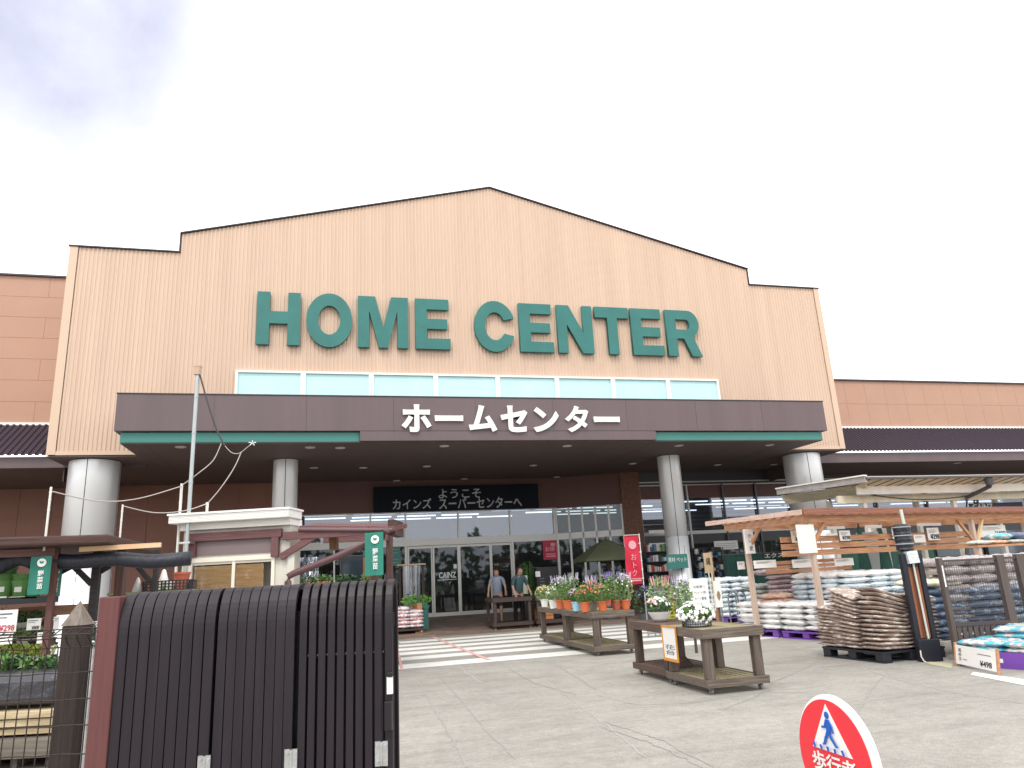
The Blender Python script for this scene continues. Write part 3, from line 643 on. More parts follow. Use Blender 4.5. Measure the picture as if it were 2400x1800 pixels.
# pots on the far cart pair
def on(px, py, z): return ZP(px/K, py/K, z)
specs = [('white', 1277, 1423, 'pale', ['yellow', 'peach'], .24, .17, None, 'white pot of yellow and cream flowers, leftmost on the far carts'),
         ('white', 1297, 1426, 'pale', ['white'], .2, .12, None, 'white pot with small white flowers, second from the left on the far carts'),
         ('orange', 1314, 1427, 'pale', ['white'], .38, .17, 'lilac', 'terracotta pot of tall pale green stems beside the white pots'),
         ('orange', 1331, 1428, 'leaf', None, .34, .14, 'lilac', 'terracotta pot of leafy lilac spikes left of the blue pot'),
         ('blue', 1352, 1432, 'dark', ['lilac', 'pink'], .2, .13, None, 'light blue pot with lilac and pink flowers'),
         ('orange', 1372, 1434, 'leaf', ['red'], .24, .15, None, 'terracotta pot of red flowers right of the blue pot'),
         ('grey', 1391, 1431, 'leaf', ['red'], .32, .13, 'lilac', 'plain grey pot of tall stems and red blooms'),
         ('orange', 1413, 1432, 'leaf', ['red', 'peach'], .24, .17, None, 'terracotta pot with a white tag and peach flowers, right of the grey pot'),
         ('rust', 1446, 1429, 'leaf', None, .4, .17, 'purple', 'darker rust pot of purple flower spikes'),
         ('orange', 1467, 1428, 'pale', ['white'], .38, .15, 'lilac', 'terracotta pot of lilac spikes, rightmost on the far carts')]
lfd = {'pale': lf2, 'leaf': lf1, 'dark': lf3}
random.seed(11)
for pm, x, y, lk, fl, ph, pr, spk, lab in specs:
    p = on(x, y, .745); plant('potted_plant', lab, p, pm, .095, .175, lfd[lk], fl, ph*1.15, pr*1.2, 'potted flowers on the far carts', 420, spk, n_f=54, fs=.022)
for x, y, spk, ph, lab in ((1345, 1420, 'lilac', .52, 'tall pale leafy plant behind the blue pot'), (1425, 1419, 'purple', .5, 'tall plant with deep purple spikes behind the terracotta pots'), (1385, 1418, 'lilac', .42, 'bushy green plant behind the grey pot')):
    p = on(x, y, .745); plant('potted_plant', lab, p, 'rust', .09, .15, lf2, None, ph, .19, 'potted flowers on the far carts', 260, spk)
tg = MB(); p = on(1413, 1424, .745)
# things on the near cart pair
p = on(1548, 1456, .725); t = thing('flower_bowl', 'round white bowl of pink and white flowers on the browner cart', 'potted plant', p)
g = MB(); g.lathe([(0, 0), (.07, 0), (.11, .03), (.155, .11), (.165, .13), (.15, .13), (.1, .1), (0, .1)], 28); g.build('pot', potM['white'], t)
g = MB(); leaves(g, (0, 0, .18), (.17, .17, .09), 260, .035); g.build('foliage', lf3, t)
g = MB(); blossoms(g, (0, 0, .2), (.18, .18, .13), 50, .027); g.build('blossoms', FL['white'], t); g = MB(); blossoms(g, (-.1, 0, .19), (.13, .13, .12), 22, .024); g.build('blossoms', FL['pink'], t)
p = on(1560, 1448, .725); plant('potted_plant', 'bushy light green plant behind the white flower bowl', (p.x+.12, p.y+.35, .725), 'grey', .08, .13, lf2, None, .42, .2, 'plants on the near carts', 420, 'pink')
p = on(1602, 1452, .725); plant('potted_plant', 'tall lilac sage plant between the yellow tag and the basket', p, 'grey', .08, .12, lf2, ['white'], .42, .17, 'plants on the near carts', 420, 'lilac')
p = on(1634, 1468, .725); t = thing('flower_basket', 'black mesh basket overflowing with white flowers on the nearest cart', 'flower basket', p, radians(-10))
g = MB(); bm_ = mat('black plastic', (.02, .022, .025), .4)
for z in (0, .03, .06, .09): g.tube([(.18*cos(a*pi/12), .14*sin(a*pi/12), z+.005) for a in range(25)], .004, 5)
for a in range(36): g.bar((.18*cos(a*pi/18), .14*sin(a*pi/18), 0), (.18*cos(a*pi/18), .14*sin(a*pi/18), .095), .006, .004)
g.box(-.12, -.09, .0, .12, .09, .008); g.build('basket', bm_, t)
g = MB(); g.lathe([(0, .01), (.12, .01), (.125, .085), (0, .085)], 20); g.build('liner', mat('pale liner', (.6, .62, .64), .6), t)
g = MB(); leaves(g, (0, 0, .15), (.2, .16, .09), 420, .035); g.build('foliage', lf1, t)
g = MB(); blossoms(g, (0, 0, .15), (.23, .19, .15), 170, .03, top=False); g.build('blossoms', FL['white'], t)
ym = mat('yellow tag', (.75, .68, .05), .5); bk = mat('black print', (.02, .02, .02), .5)
p = on(1575, 1450, .725); t = thing('price_tag', 'small yellow tag with black print standing beside the lilac sage', 'sign', p, radians(-16)); g = MB(); g.box(-.048, 0, .0, .048, .006, .215); g.build('card', ym, t)
text('lettering', '花苗', bk, t, -.03, .035, .06, .15, -.001, .002, .01, vertical=True)
g = MB(); g.box(-.03, -.003, .17, .035, -.001, .19); g.box(-.03, -.003, .02, .035, -.001, .03); g.build('print', bk, t)
# orange-framed sign hanging on the cart's left side
X0 = 4.325; a, b = XP(1555/K, 1500/K, X0), XP(1588/K, 1510/K, X0); zt, zb = XP(1563/K, 1466/K, X0).z, XP(1580/K, 1551/K, X0).z
t = thing('framed_notice', 'white notice in an orange frame hung on the side of the nearest cart', 'sign', (X0, (a.y+b.y)/2, zb), radians(-90)); w = abs(a.y-b.y)/2; h = zt-zb
of = mat('orange frame', (.6, .27, .04), .5); g = MB(); e = .022
g.box(-w, -.02, 0, w, -.0, .035); g.box(-w, -.02, .035, -w+e, 0, h); g.box(w-.01, -.02, .035, w, 0, h); g.box(-w+e, -.02, h-e, w-.01, 0, h); g.build('frame', of, t)
g = MB(); g.box(-w+e, -.012, .035, w-.01, -.003, h-e); g.build('sheet', white, t)
text('lettering', '花台', mat('grey print', (.12, .12, .16), .5), t, -w+.06, w-.06, .08, .2, -.013, .002, .0, vertical=True)
t = thing('wood_offcut', 'split brown wood offcut lying on the lower shelf of the browner cart', 'offcut', (4.75, 9.5, .16), radians(30)); g = MB(); g.add([(-.16, -.06, 0), (.16, -.06, 0), (.16, .06, 0), (-.16, .06, 0), (-.05, -.06, .15), (.06, .06, .12)], [(0,3,2,1), (0,1,4), (1,2,5,4), (2,3,5), (3,0,4,5)]); g.build('block', bw, t)
# ---- sign boards behind the near carts
def board(name, label, x0, x1, y0, y1, Y, m, zbot=0, ang=0, cat='sign', frame=None, th=.03):
    a, b = YP(x0, (y0+y1)/2, Y), YP(x1, (y0+y1)/2, Y); c, d = YP((x0+x1)/2, y0, Y), YP((x0+x1)/2, y1, Y)
    t = thing(name, label, cat, ((a.x+b.x)/2, Y, zbot)); w = (b.x-a.x)/2; g = MB(); g.box(-w, 0, d.z-zbot, w, th, c.z-zbot); g.build('board', m, t)
    return t, w, d.z-zbot, c.z-zbot
wb = mat('white card', (.82, .81, .78), .5); gp = mat('grey print', (.12, .12, .16), .5)
t, w, z0, z1 = board('notice_board', 'tall white notice board with rows of small print behind the flower basket', 1493, 1533, 1250, 1345, 12.0, wb)
g = MB(); g.box(-w, .031, 0, -w+.04, .06, z0+.3); g.box(w-.04, .031, 0, w, .06, z0+.3); g.build('stand', bwZ, t)
for i, s in enumerate(('お客様へ', 'ペット用', 'カート置場', 'ご利用')): text('lettering', s, gp, t, -w+.07, w-.06 - (.08 if i == 3 else 0), z1-.16-i*.1, z1-.11-i*.1, -.001, .002)
g = MB()
for u in (-.05, .06): g.lathe([(0, 0), (.012, .0), (.016, .06), (.008, .1), (0, .11)], 8, c=(u, -.003))
for v in range(len(g.v)): g.v[v] = (g.v[v][0], -.002+min(0, g.v[v][1])*.1, g.v[v][2]+z1-.62)
g.build('pictogram', gp, t)
t, w, z0, z1 = board('notice_board', 'narrow white board with a brown emblem beside the tall notice board', 1545, 1559, 1254, 1312, 14.0, wb)
g = MB(); g.lathe([(0, 0), (.03, .05), (.045, .11), (.03, .17), (0, .21)], 14)
for v in range(len(g.v)): g.v[v] = (g.v[v][0], -.004+g.v[v][1]*.05, g.v[v][2]+(z0+z1)/2-.14)
g.build('emblem', mat('brown print', (.3, .2, .1), .6), t); g = MB(); g.box(-.02, .031, 0, .02, .05, z0+.1); g.build('stand', bwZ, t)
t, w, z0, z1 = board('wooden_sign', 'small timber sign with frayed straw sides between posts above the notices', 1522, 1539, 1194, 1238, 15.0, wood('pale sign wood', (.42, .3, .18), (.6, .48, .32), 'z'))
g = MB(); g.box(w-.03, .031, 0, w+.03, .07, z1+.02); g.build('post', wood('orange post', (.33, .17, .08), (.45, .25, .12), 'z'), t)
g = MB(); g.tube([(-w*.3, -.01, z0), (-w*.2, -.02, .5), (w*.3, -.02, .48), (w*.5, -.01, z0)], .012, 6); g.build('rope_handle', cream, t); text('lettering', '縄', bk, t, -w*.6, w*.5, (z0+z1)/2-.05, (z0+z1)/2+.12, -.001, .002, .01)
# ================================================================== SACKS
def sack_mesh(name, L=.6, W_=.4, T=.11, seed=1, sag=.0):
    rnd = random.Random(seed); bm = bmesh.new(); nu, nv = 12, 8; top = []; 
    ph = [rnd.uniform(0, 6.28) for _ in range(6)]
    def P(i, j, s):
        u = -1+2*i/nu; v = -1+2*j/nv
        e = max(0, 1-abs(u)**3.2)**.55*max(0, 1-abs(v)**2.6)**.5
        w = .12*sin(7*u+ph[0]+2*v)+.1*sin(9*v+ph[1]+3*u)+.08*sin(15*u+ph[2]-6*v)
        z = s*T*.5*e*(1+w) - sag*(u*u)*.5
        return (u*L/2*(1-.04*v*v), v*W_/2*(1-.05*u*u), z+T*.5)
    for s in (1, -1): top.append([[bm.verts.new(P(i, j, s)) for j in range(nv+1)] for i in range(nu+1)])
    for k, gset in enumerate(top):
        for i in range(nu):
            for j in range(nv):
                q = [gset[i][j], gset[i+1][j], gset[i+1][j+1], gset[i][j+1]]; bm.faces.new(q if k == 0 else q[::-1])
    bmesh.ops.remove_doubles(bm, verts=bm.verts, dist=.0005); bmesh.ops.recalc_face_normals(bm, faces=bm.faces)
    me = bpy.data.meshes.new(name); bm.to_mesh(me); bm.free()
    for p in me.polygons: p.use_smooth = True
    return me
def sackmat(name, base, cols, sc=5, rough=.35):
    m = bpy.data.materials.new(name); m.use_nodes = True; t = m.node_tree; p = t.nodes['Principled BSDF']; p.inputs['Roughness'].default_value = rough
    c = t.nodes.new('ShaderNodeTexCoord'); oi = t.nodes.new('ShaderNodeObjectInfo'); ad = t.nodes.new('ShaderNodeVectorMath'); ad.operation = 'ADD'
    sc_ = t.nodes.new('ShaderNodeMath'); sc_.operation = 'MULTIPLY'; sc_.inputs[1].default_value = 37; t.links.new(oi.outputs['Random'], sc_.inputs[0])
    t.links.new(c.outputs['Object'], ad.inputs[0]); t.links.new(sc_.outputs[0], ad.inputs[1])
    n = t.nodes.new('ShaderNodeTexNoise'); n.inputs['Scale'].default_value = sc; n.inputs['Detail'].default_value = 3; n.inputs['Roughness'].default_value = .7; t.links.new(ad.outputs[0], n.inputs['Vector'])
    r = t.nodes.new('ShaderNodeValToRGB'); r.color_ramp.interpolation = 'LINEAR'; e = r.color_ramp.elements; e[0].color = (*base, 1); e[0].position = 0
    e[1].position = .5; e[1].color = (*base, 1)
    for i, cc in enumerate(cols): x = r.color_ramp.elements.new(.555+i*.06); x.color = (*cc, 1)
    t.links.new(n.outputs['Fac'], r.inputs[0]); t.links.new(r.outputs[0], p.inputs['Base Color'])
    n2 = t.nodes.new('ShaderNodeTexNoise'); n2.inputs['Scale'].default_value = 14; t.links.new(ad.outputs[0], n2.inputs['Vector']); b = t.nodes.new('ShaderNodeBump'); b.inputs['Strength'].default_value = .6; b.inputs['Distance'].default_value = .02
    t.links.new(n2.outputs['Fac'], b.inputs['Height']); t.links.new(b.outputs[0], p.inputs['Normal']); return m
SM = {'white': sackmat('white sack film', (.87, .86, .85), [(.7, .72, .76), (.85, .78, .74)]), 'blue': sackmat('pale blue sack film', (.74, .82, .86), [(.45, .56, .63), (.85, .88, .9)]),
      'brown': sackmat('brown bark sack film', (.34, .25, .21), [(.5, .4, .34), (.72, .66, .6)], 7), 'mauve': sackmat('mauve sack film', (.4, .3, .33), [(.6, .5, .5), (.25, .18, .2)]),
      'stone': sackmat('stone sack film', (.5, .54, .5), [(.2, .22, .24), (.7, .68, .6)], 12), 'navy': sackmat('dark blue sack film', (.07, .11, .19), [(.35, .42, .52), (.1, .16, .22)]),
      'cream': sackmat('cream sack film', (.8, .78, .62), [(.6, .65, .3), (.85, .82, .75)]), 'teal': sackmat('teal printed sack film', (.1, .42, .52), [(.75, .45, .42), (.6, .8, .75), (.8, .75, .7)], 7),
      'redw': sackmat('white and red sack film', (.85, .84, .83), [(.7, .08, .12), (.6, .75, .8)], 5), 'gray': sackmat('grey brown sack film', (.33, .28, .28), [(.5, .45, .45), (.2, .16, .16)]),
      'orangew': sackmat('orange-brown sack film', (.62, .4, .28), [(.75, .6, .5), (.5, .2, .15)])}
MESHES = {}
def sack(kind, loc, rz, label, group, L=.6, W_=.4, T=.11, tilt=(0, 0)):
    v = random.randint(0, 3); key = (kind, v, L, W_, T)
    if key not in MESHES:
        me = sack_mesh('sack', L, W_, T, seed=v+17*len(MESHES)); me.materials.append(SM[kind]); MESHES[key] = me
    o = bpy.data.objects.new('sack', MESHES[key]); COL.objects.link(o); o.location = loc; o.rotation_euler = (tilt[0], tilt[1], rz+random.uniform(-.05, .05)); return tag(o, label, 'sack', group)
def pile(fr, u0, u1, n0, n1, z0, z1, kind, label, group, T=.12, along='n', side=True, L=.6, W_=.42, topk=None, only=True, slope=0, jitter=.02):
    """stack of sacks filling a block; only the ones that show (front, left side, top) are laid"""
    du, dn = (W_, L) if along == 'n' else (L, W_); nu = max(1, round((u1-u0)/du)); nn = max(1, round((n1-n0)/dn)); c = 0
    for k in range(int((z1-z0)/(T*.86))):
        z = z0 + k*T*.86; lim = z1 - slope*0
        for i in range(nu):
            for j in range(nn):
                h = z1 - slope*(j/max(1, nn-1) if nn > 1 else 0); top = z + 2*T*.86 > h
                if z + T*.5 > h: continue
                if only and not ((i == 0 and side) or j == 0 or top): continue
                kk = topk if (topk and top) else kind
                p = fr.w(u0+(i+.5)*(u1-u0)/nu+random.uniform(-jitter, jitter), n0+(j+.5)*(n1-n0)/nn+random.uniform(-jitter, jitter), z+random.uniform(-.006, .006))
                sack(kk, p, fr.a+(pi/2 if along == 'n' else 0), label, group, (n1-n0)/nn*1.06 if along == 'n' else (u1-u0)/nu*1.06, (u1-u0)/nu*1.04 if along == 'n' else (n1-n0)/nn*1.04, T, (random.uniform(-.04, .04), random.uniform(-.03, .03))); c += 1
    return c
purple = mat('purple pallet plastic', (.17, .06, .36), .45, var=.1, vscale=2)
blackp = mat('black pallet plastic', (.018, .02, .028), .45)
def pallet(fr, u0, u1, n0, n1, m, label, group=None, h=.14):
    t = thing('pallet', label, 'pallet', fr.w((u0+u1)/2, (n0+n1)/2), fr.a, group); a, b = (u1-u0)/2, (n1-n0)/2
    g = MB(); g.box(-a, -b, h-.03, a, b, h); g.build('deck', m, t)
    for sx in (-1, 0, 1):
        for sy in (-1, 0, 1):
            g = MB(); x, y = sx*(a-.08), sy*(b-.08); g.box(x-.075, y-.075, .022, x+.075, y+.075, h-.031); g.build('foot', m, t, bevel=.008)
    g = MB()
    for sx in (-1, 0, 1): x = sx*(a-.08); g.box(x-.07, -b, 0, x+.07, b, .021)
    g.build('runner', m, t); return t
# ================================================================== FRONT PERGOLA (right)
PF = Fr(8.89, 12.02, 12); random.seed(5)
ced = wood('cedar beam', (.3, .125, .06), (.66, .36, .2), 'x'); cedY = wood('cedar beam along', (.4, .2, .11), (.62, .38, .25), 'y'); cedZ = wood('weathered cedar post', (.4, .29, .22), (.64, .5, .42), 'z'); cedR = wood('dark red cedar', (.2, .075, .05), (.34, .15, .1), 'x')
UB = PF.at(2106, 1170, 0).x; print('UB', UB)
pg = fthing(PF, 'timber_pergola', 'reddish timber pergola over the soil sacks, nearest shelter on the right', 'pergola')
def post(u, n, z1, w=.09, m=cedZ, par=pg, name='post'): g = MB(); g.box(u-w/2, n-w/2, 0, u+w/2, n+w/2, z1); return g.build(name, m, par, bevel=.005)
for u, n in ((0, 0), (0, 1.66), (UB, 0), (UB, 1.66), (UB*2, 0), (UB*2, 1.66)): post(u, n, 2.13)
zc = 2.26
g = MB(); g.box(-.12, -.06, 2.13, UB*2+.6, -.005, 2.27); g.build('front_beam', ced, pg, bevel=.004)
g = MB(); g.box(-.3, -.2, 2.275, UB*2+.8, -.165, 2.385); g.build('fascia', cedR, pg, bevel=.003)
g = MB(); g.box(-.12, 1.72, 2.13, UB*2+.6, 1.78, 2.25); g.build('back_beam', ced, pg)
g = MB(); g.box(-.06, -.0, 2.14, -.01, 2.2, 2.26); g.build('side_beam', cedY, pg)
for i in range(10):
    g = MB(); x = .0+i*UB/4.5; g.box(x, -.16, 2.27, x+.04, 2.3, 2.33); g.build('rafter', cedY, pg)
for i in range(11):
    g = MB(); g.box(-.34, -.19+i*.235, 2.335, UB*2+.8, -.08+i*.235, 2.352+(.004 if i % 2 else 0)); g.build('roof_board', ced, pg)  # boards set wide apart to let more light down inside the pergola
g = MB(); 
for i in range(8): g.box(-.36, -.19+i*.33, 2.275, -.335, .13+i*.33, 2.365+(.006 if i % 2 else 0))
g.build('barge_board', wood('pale barge board', (.5, .33, .26), (.72, .55, .47), 'y'), pg)
def brace(p, q, w=.055, m=ced, par=pg): g = MB(); g.bar(p, q, w, w); return g.build('brace', m, par)
brace((.04, 0, 1.72), (.42, 0, 2.13)); brace((-.0, .05, 1.75), (0, .4, 2.13)); brace((0, 1.6, 1.75), (0, 1.25, 2.13)); brace((UB-.03, -.02, 1.62), (UB-.5, -.02, 2.13)); brace((UB+.05, -.02, 1.62), (UB+.38, -.02, 2.13), m=wood('new pine brace', (.62, .42, .22), (.78, .6, .36), 'x'))
# price rails inside the pergola
def rail(name, x0, x1, y0, y1, n, label, nb=3, par=None):
    a, b = PF.at(x0, (y0+y1)/2, n), PF.at(x1, (y0+y1)/2, n); c, d = PF.at((x0+x1)/2, y0, n), PF.at((x0+x1)/2, y1, n)
    for i in range(nb):
        g = MB(); h = (c.z-d.z)/nb; g.box(a.x, n, d.z+i*h, b.x, n+.03, d.z+(i+.8)*h); g.build('rail_board', ced, pg)
rail('r', 1688, 2150, 1150, 1192, .6, '', 3); rail('r', 1655, 1840, 1207, 1235, 1.25, '', 3)
def card(label, x0, x1, y0, y1, n, s=None, tx=(.18, .97), ty=(.08, .5), fr=PF, m=wb, group='price cards on the pergola rails', extra=True, name='price_card', cat='price card', bold=.035, lean=0):
    a, b = fr.at(x0, (y0+y1)/2, n), fr.at(x1, (y0+y1)/2, n); c, d = fr.at((x0+x1)/2, y0, n), fr.at((x0+x1)/2, y1, n)
    w, h = (b.x-a.x), (c.z-d.z); t = thing(name, label, cat, fr.w((a.x+b.x)/2, n, d.z), fr.a, group); t.rotation_euler.x = lean
    g = MB(); g.box(-w/2, -.012, 0, w/2, 0, h); g.build('card', m, t)
    if s: text('lettering', s, bk, t, -w/2+tx[0]*w, -w/2+tx[1]*w, ty[0]*h, ty[1]*h, -.013, .003, bold)
    if extra:
        g = MB()
        for i in range(3): g.box(-w/2+.1*w, -.015, h*(.6+.1*i), -w/2+w*(.6+.1*((i*2) % 3)), -.0125, h*(.63+.1*i))
        g.build('small_print', gp, t)
    return t

card('cream price card reading ¥198 left of the blank white panel', 1709, 1744, 1146, 1172, .53, '¥198', m=mat('cream card', (.75, .62, .48), .6))
card('white price card reading ¥398 right of the front pergola post', 1813, 1836, 1146, 1168, .53, '¥398')
card('white price card half hidden behind the black wrapped roll', 1927, 1946, 1142, 1164, .53, '¥598')
card('plain white card right of the black wrapped roll', 1974, 1998, 1155, 1172, .53)
card('white price card reading ¥298 between the roll and the braced post', 2003, 2028, 1140, 1167, .53, '¥298')
card('wide green and white price card reading ¥498 right of the braced post', 2116, 2172, 1135, 1160, .53, '¥498', tx=(.55, .97))
card('small white card beside the far pergola post', 1593, 1608, 1213, 1230, 1.9)
card('wide white price strip on the lower rail just right of the far post', 1628, 1676, 1210, 1227, 1.19, None)
card('wide white price strip in the middle of the lower rail', 1711, 1758, 1208, 1226, 1.19, None)
card('wide white price strip on the lower rail right of the front post', 1802, 1843, 1206, 1222, 1.19, None)
card('white price card standing above the grey-brown sacks behind the mesh panel', 2008, 2048, 1213, 1226, 1.1, None)
card('white strip label above the cream ¥198 card', 1722, 1750, 1136, 1142, .56, extra=False); card('white strip label left of the pergola brace, above the ¥398 card', 1786, 1824, 1137, 1143, .56, extra=False)
card('white strip label between the ¥398 and ¥598 cards', 1868, 1904, 1134, 1141, .56, extra=False); card('long white strip label above the ¥298 card', 1980, 2032, 1130, 1136, .56, extra=False)
card('white strip label just left of the ¥398 card, lower down', 1785, 1808, 1152, 1157, .56, extra=False)
t = fthing(PF, 'blank_panel', 'blank white wooden panel hung at the top of the front pergola post', 'panel'); g = MB(); rect(g, PF, 1726, 1762, 1133, 1195, -.08, -.04); t2 = g.build('panel', wood('white washed board', (.74, .7, .64), (.9, .88, .85), 'z'), t)
t = fthing(PF, 'lettered_sign', 'white sign with brush lettering hung on the far pergola post', 'sign'); g = MB(); q = rect(g, PF, 1611, 1629, 1143, 1196, 1.5, 1.54); g.build('panel', wb, t)
text('lettering', 'たい', gp, t, q[0]+(q[1]-q[0])*.35, q[0]+(q[1]-q[0])*.75, q[2]+(q[3]-q[2])*.45, q[3]-(q[3]-q[2])*.2, 1.497, .003, 0, vertical=True); text('lettering', '肥', gp, t, q[0]+(q[1]-q[0])*.35, q[0]+(q[1]-q[0])*.75, q[2]+(q[3]-q[2])*.12, q[2]+(q[3]-q[2])*.3, 1.497, .003, 0)
# white poles and boxes behind
t = fthing(PF, 'white_pole', 'pair of white square poles rising behind the wrapped roll', 'pole')
for x in (1918, 1940): a = PF.at(x, 1300, 2.2); g = MB(); g.box(a.x-.05, 2.2, 0, a.x+.05, 2.28, 2.12); g.build('pole', mat('off white pole', (.72, .68, .62), .6, var=.05, vscale=9), t)
# sacks
GS = 'soil sacks piled under and around the pergola'
pallet(PF, .12, 1.12, .0, 1.15, purple, 'purple plastic pallet under the front white sacks', 'purple pallets'); pallet(PF, .12, 1.12, 1.25, 2.4, purple, 'purple plastic pallet, second under the long white sack row', 'purple pallets')
n = pile(PF, .12, 1.1, .0, 2.4, .14, .74, 'white', 'white soil sack in the long low pile between the pergola posts', GS+', low white row', L=.6, W_=.48, slope=.12)
FR2 = Fr(PF.w(1.15, .15).x, PF.w(1.15, .15).y, 12)
n += pile(FR2, 0, 1.7, 0, 1.6, .14, 1.22, 'blue', 'pale blue-white soil sack in the tall pile right of the front post', GS+', tall pale blue pile', along='u', topk='white')
pallet(FR2, 0, 1.7, 0, 1.6, purple, 'purple plastic pallet under the tall pale blue pile', 'purple pallets')
def at_pile(px, py, D, w, dpt, z1, kind, label, group, z0=.14, **k):
    d = ray(px, py); s = D/hypot(d.x, d.y); fr = Fr(d.x*s, d.y*s, 12); return pile(fr, 0, w, 0, dpt, z0, z1, kind, label, group, **k), fr
c, f = at_pile(1690, 1330, 17.3, .6, .8, 1.32, 'mauve', 'mauve sack in the narrow tall pile behind the low white row', GS+', mauve pile', along='u', side=False); n += c
pallet(f, 0, .6, 0, .8, purple, 'purple pallet under the mauve pile', 'purple pallets')
c, f = at_pile(1655, 1330, 18.0, .62, .8, 1.05, 'stone', 'grey speckled gravel sack between the blue-white and mauve piles', GS+', speckled pile', along='u', side=False); n += c
pallet(f, 0, .62, 0, .8, purple, 'purple pallet under the speckled gravel sacks', 'purple pallets')
c, f = at_pile(1675, 1300, 16.2, .62, .5, .84, 'orangew', 'orange-brown sack lying behind the low white row', GS+', orange-brown sacks', along='u', z0=.5); n += c
c, f = at_pile(1562, 1330, 20.0, 1.2, 1.6, 1.18, 'blue', 'pale blue soil sack in the pile left of the far pergola post', GS+', far pale blue pile', T=.14); n += c
pallet(f, 0, 1.2, 0, 1.6, purple, 'purple pallet under the far pale blue pile', 'purple pallets')
# brown bark sacks on the black pallet, edges lifted at the corner
BF = Fr(7.62, 9.12, 4); pallet(BF, 0, 1.15, 0, 1.2, blackp, 'black plastic pallet under the brown bark sacks', h=.15)
for k in range(14):
    t = k/13; z = .15+k*.052; lift = .02+.21*t**1.2
    for i, (u, n_, rz, tl) in enumerate(((.31, .2, 0, (0, lift*1.3)), (.86, .2, 0, (0, lift*.5)), (.2, .68, pi/2, (0, -lift*1.1)), (.2, 1.0, pi/2, (0, -lift*.3)))):
        if k > 11 and i == 3: continue
        zz = z + (lift*.32 if i in (0, 2) else 0) - (.05*t if i == 3 else 0)
        sack('brown', BF.w(u+random.uniform(-.015, .015), n_+random.uniform(-.015, .015), zz), BF.a+rz, 'brown bark sack in the sagging pile on the black pallet', 'brown bark sacks on the black pallet', .64, .44, .068, tl)
    if k > 10: sack('brown', BF.w(.75, .75, z), BF.a, 'brown bark sack in the sagging pile on the black pallet', 'brown bark sacks on the black pallet', .64, .44, .068)
# ================================================================== GATE POST CLUSTER
GC = Fr(8.12, 8.98, -16)
gp_t = fthing(GC, 'gate_post', 'black double gate post with orange wood strips and a pale pipe', 'gate post')
navy = mat('blue black metal', (.02, .022, .032), .4, metal=.3)
a = GC.at(1987, 1420); b = GC.at(2034, 1420); w = b.x-a.x
g = MB(); g.box(a.x, 0, 0, a.x+.07, .1, 1.47); g.build('post', navy, gp_t, bevel=.006); g = MB(); g.box(b.x-.07, 0, 0, b.x, .1, 1.47); g.build('post', navy, gp_t, bevel=.006)
g = MB(); g.box(a.x+.0, -.04, .0, b.x, -.005, .3); g.build('base_box', navy, gp_t, bevel=.01)
orw = wood('orange strip wood', (.25, .08, .035), (.42, .17, .09), 'z')
for s in (0, 1):
    g = MB(); x = a.x+.075+s*(w-.15-.115); g.box(x, .03, .31, x+.115, .06, 1.28); g.build('wood_strip', orw, gp_t)
g = MB(); g.box(a.x+.071, .02, 1.28, b.x-.071, .07, 1.33); g.build('cross_bar', navy, gp_t)
g = MB(); m = (a.x+b.x)/2; g.cyl((m+.02, .0, .3), (m-.0, .0, 1.5), .014, n=10); g.cyl((m-.0, .02, 1.45), (m-.02, .02, 2.1), .022, n=10); g.build('pipe', mat('pale green pipe', (.55, .6, .55), .5), gp_t)
g = MB(); g.bar((m, -.01, 1.33), (m-.01, 0, 1.5), .15, .1); g.build('clear_wrap', mat('crumpled clear film', (.6, .64, .65), .2, bump=1, bscale=25), gp_t)
t = fthing(GC, 'tarp_roll', 'black wrapped tarpaulin roll tied upright to the gate post', 'tarpaulin'); g = MB(); prof = []
for k in range(15): prof.append((.118+.004*sin(k*2.3)+(-.03 if k in (0, 14) else 0), 1.5+k*.028))
g.lathe([(0, 1.5)]+prof+[(0, 1.9)], 14, c=(m-.03, .09)); g.build('roll', mat('black tarp', (.012, .014, .02), .4, bump=.8, bscale=14), t)
g = MB()
for z in (1.6, 1.72, 1.84): g.lathe([(.128, z), (.13, z+.008), (.128, z+.016)], 14, c=(m-.03, .09))
g.build('cord', mat('grey cord', (.3, .32, .34), .6), t)
t = fthing(GC, 'cable', 'pale cable looping down to the ground in front of the gate post', 'cable'); g = MB(); g.tube([GC.at(x, y, -.06) for x, y in ((1988, 1405), (1990, 1418), (1996, 1428), (2006, 1434), (2022, 1434), (2034, 1433))], .009, 6); g.build('cable_run', cream, t)
# mesh fence panel right of the gate post
MF = Fr(8.45, 8.75, -12); fmt = mat('brown powder coat', (.07, .05, .05), .5); browns = wood('fence brown', (.075, .055, .05), (.13, .1, .09), 'z')
t = fthing(MF, 'mesh_fence', 'dark brown mesh fence panel with a slatted skirt in front of the navy sacks', 'fence')
x0, x1 = MF.at(2048, 1300).x, MF.at(2172, 1300).x; zt = MF.at(2110, 1206).z; zm = MF.at(2110, 1343).z; zb = MF.at(2110, 1395).z; xe = MF.at(2290, 1300).x
for x, w in ((x0-.03, .06), (x1, .11), (MF.at(2216, 1300).x, .12), (xe, .1)):
    g = MB(); g.box(x, -.02, .0, x+w, .07, zt+.03); g.build('post', browns, t, bevel=.004)
g = MB(); g.box(x0, 0, zt-.03, xe, .03, zt); g.build('top_rail', fmt, t); g = MB(); g.box(x0, -.01, zm-.05, xe, .035, zm); g.build('mid_rail', fmt, t)
g = MB(); x = x0+.06; r = .0022
while x < xe: g.bar((x, .015, zm), (x, .015, zt-.03), .0044, .0044); x += .034
z = zm+.03
while z < zt-.04: g.bar((x0+.03, .018, z), (xe, .018, z), .0044, .0044); z += .034
g.build('mesh', mat('mesh wire', (.12, .11, .11), .5, metal=.3), t)
g = MB(); x = x0+.05
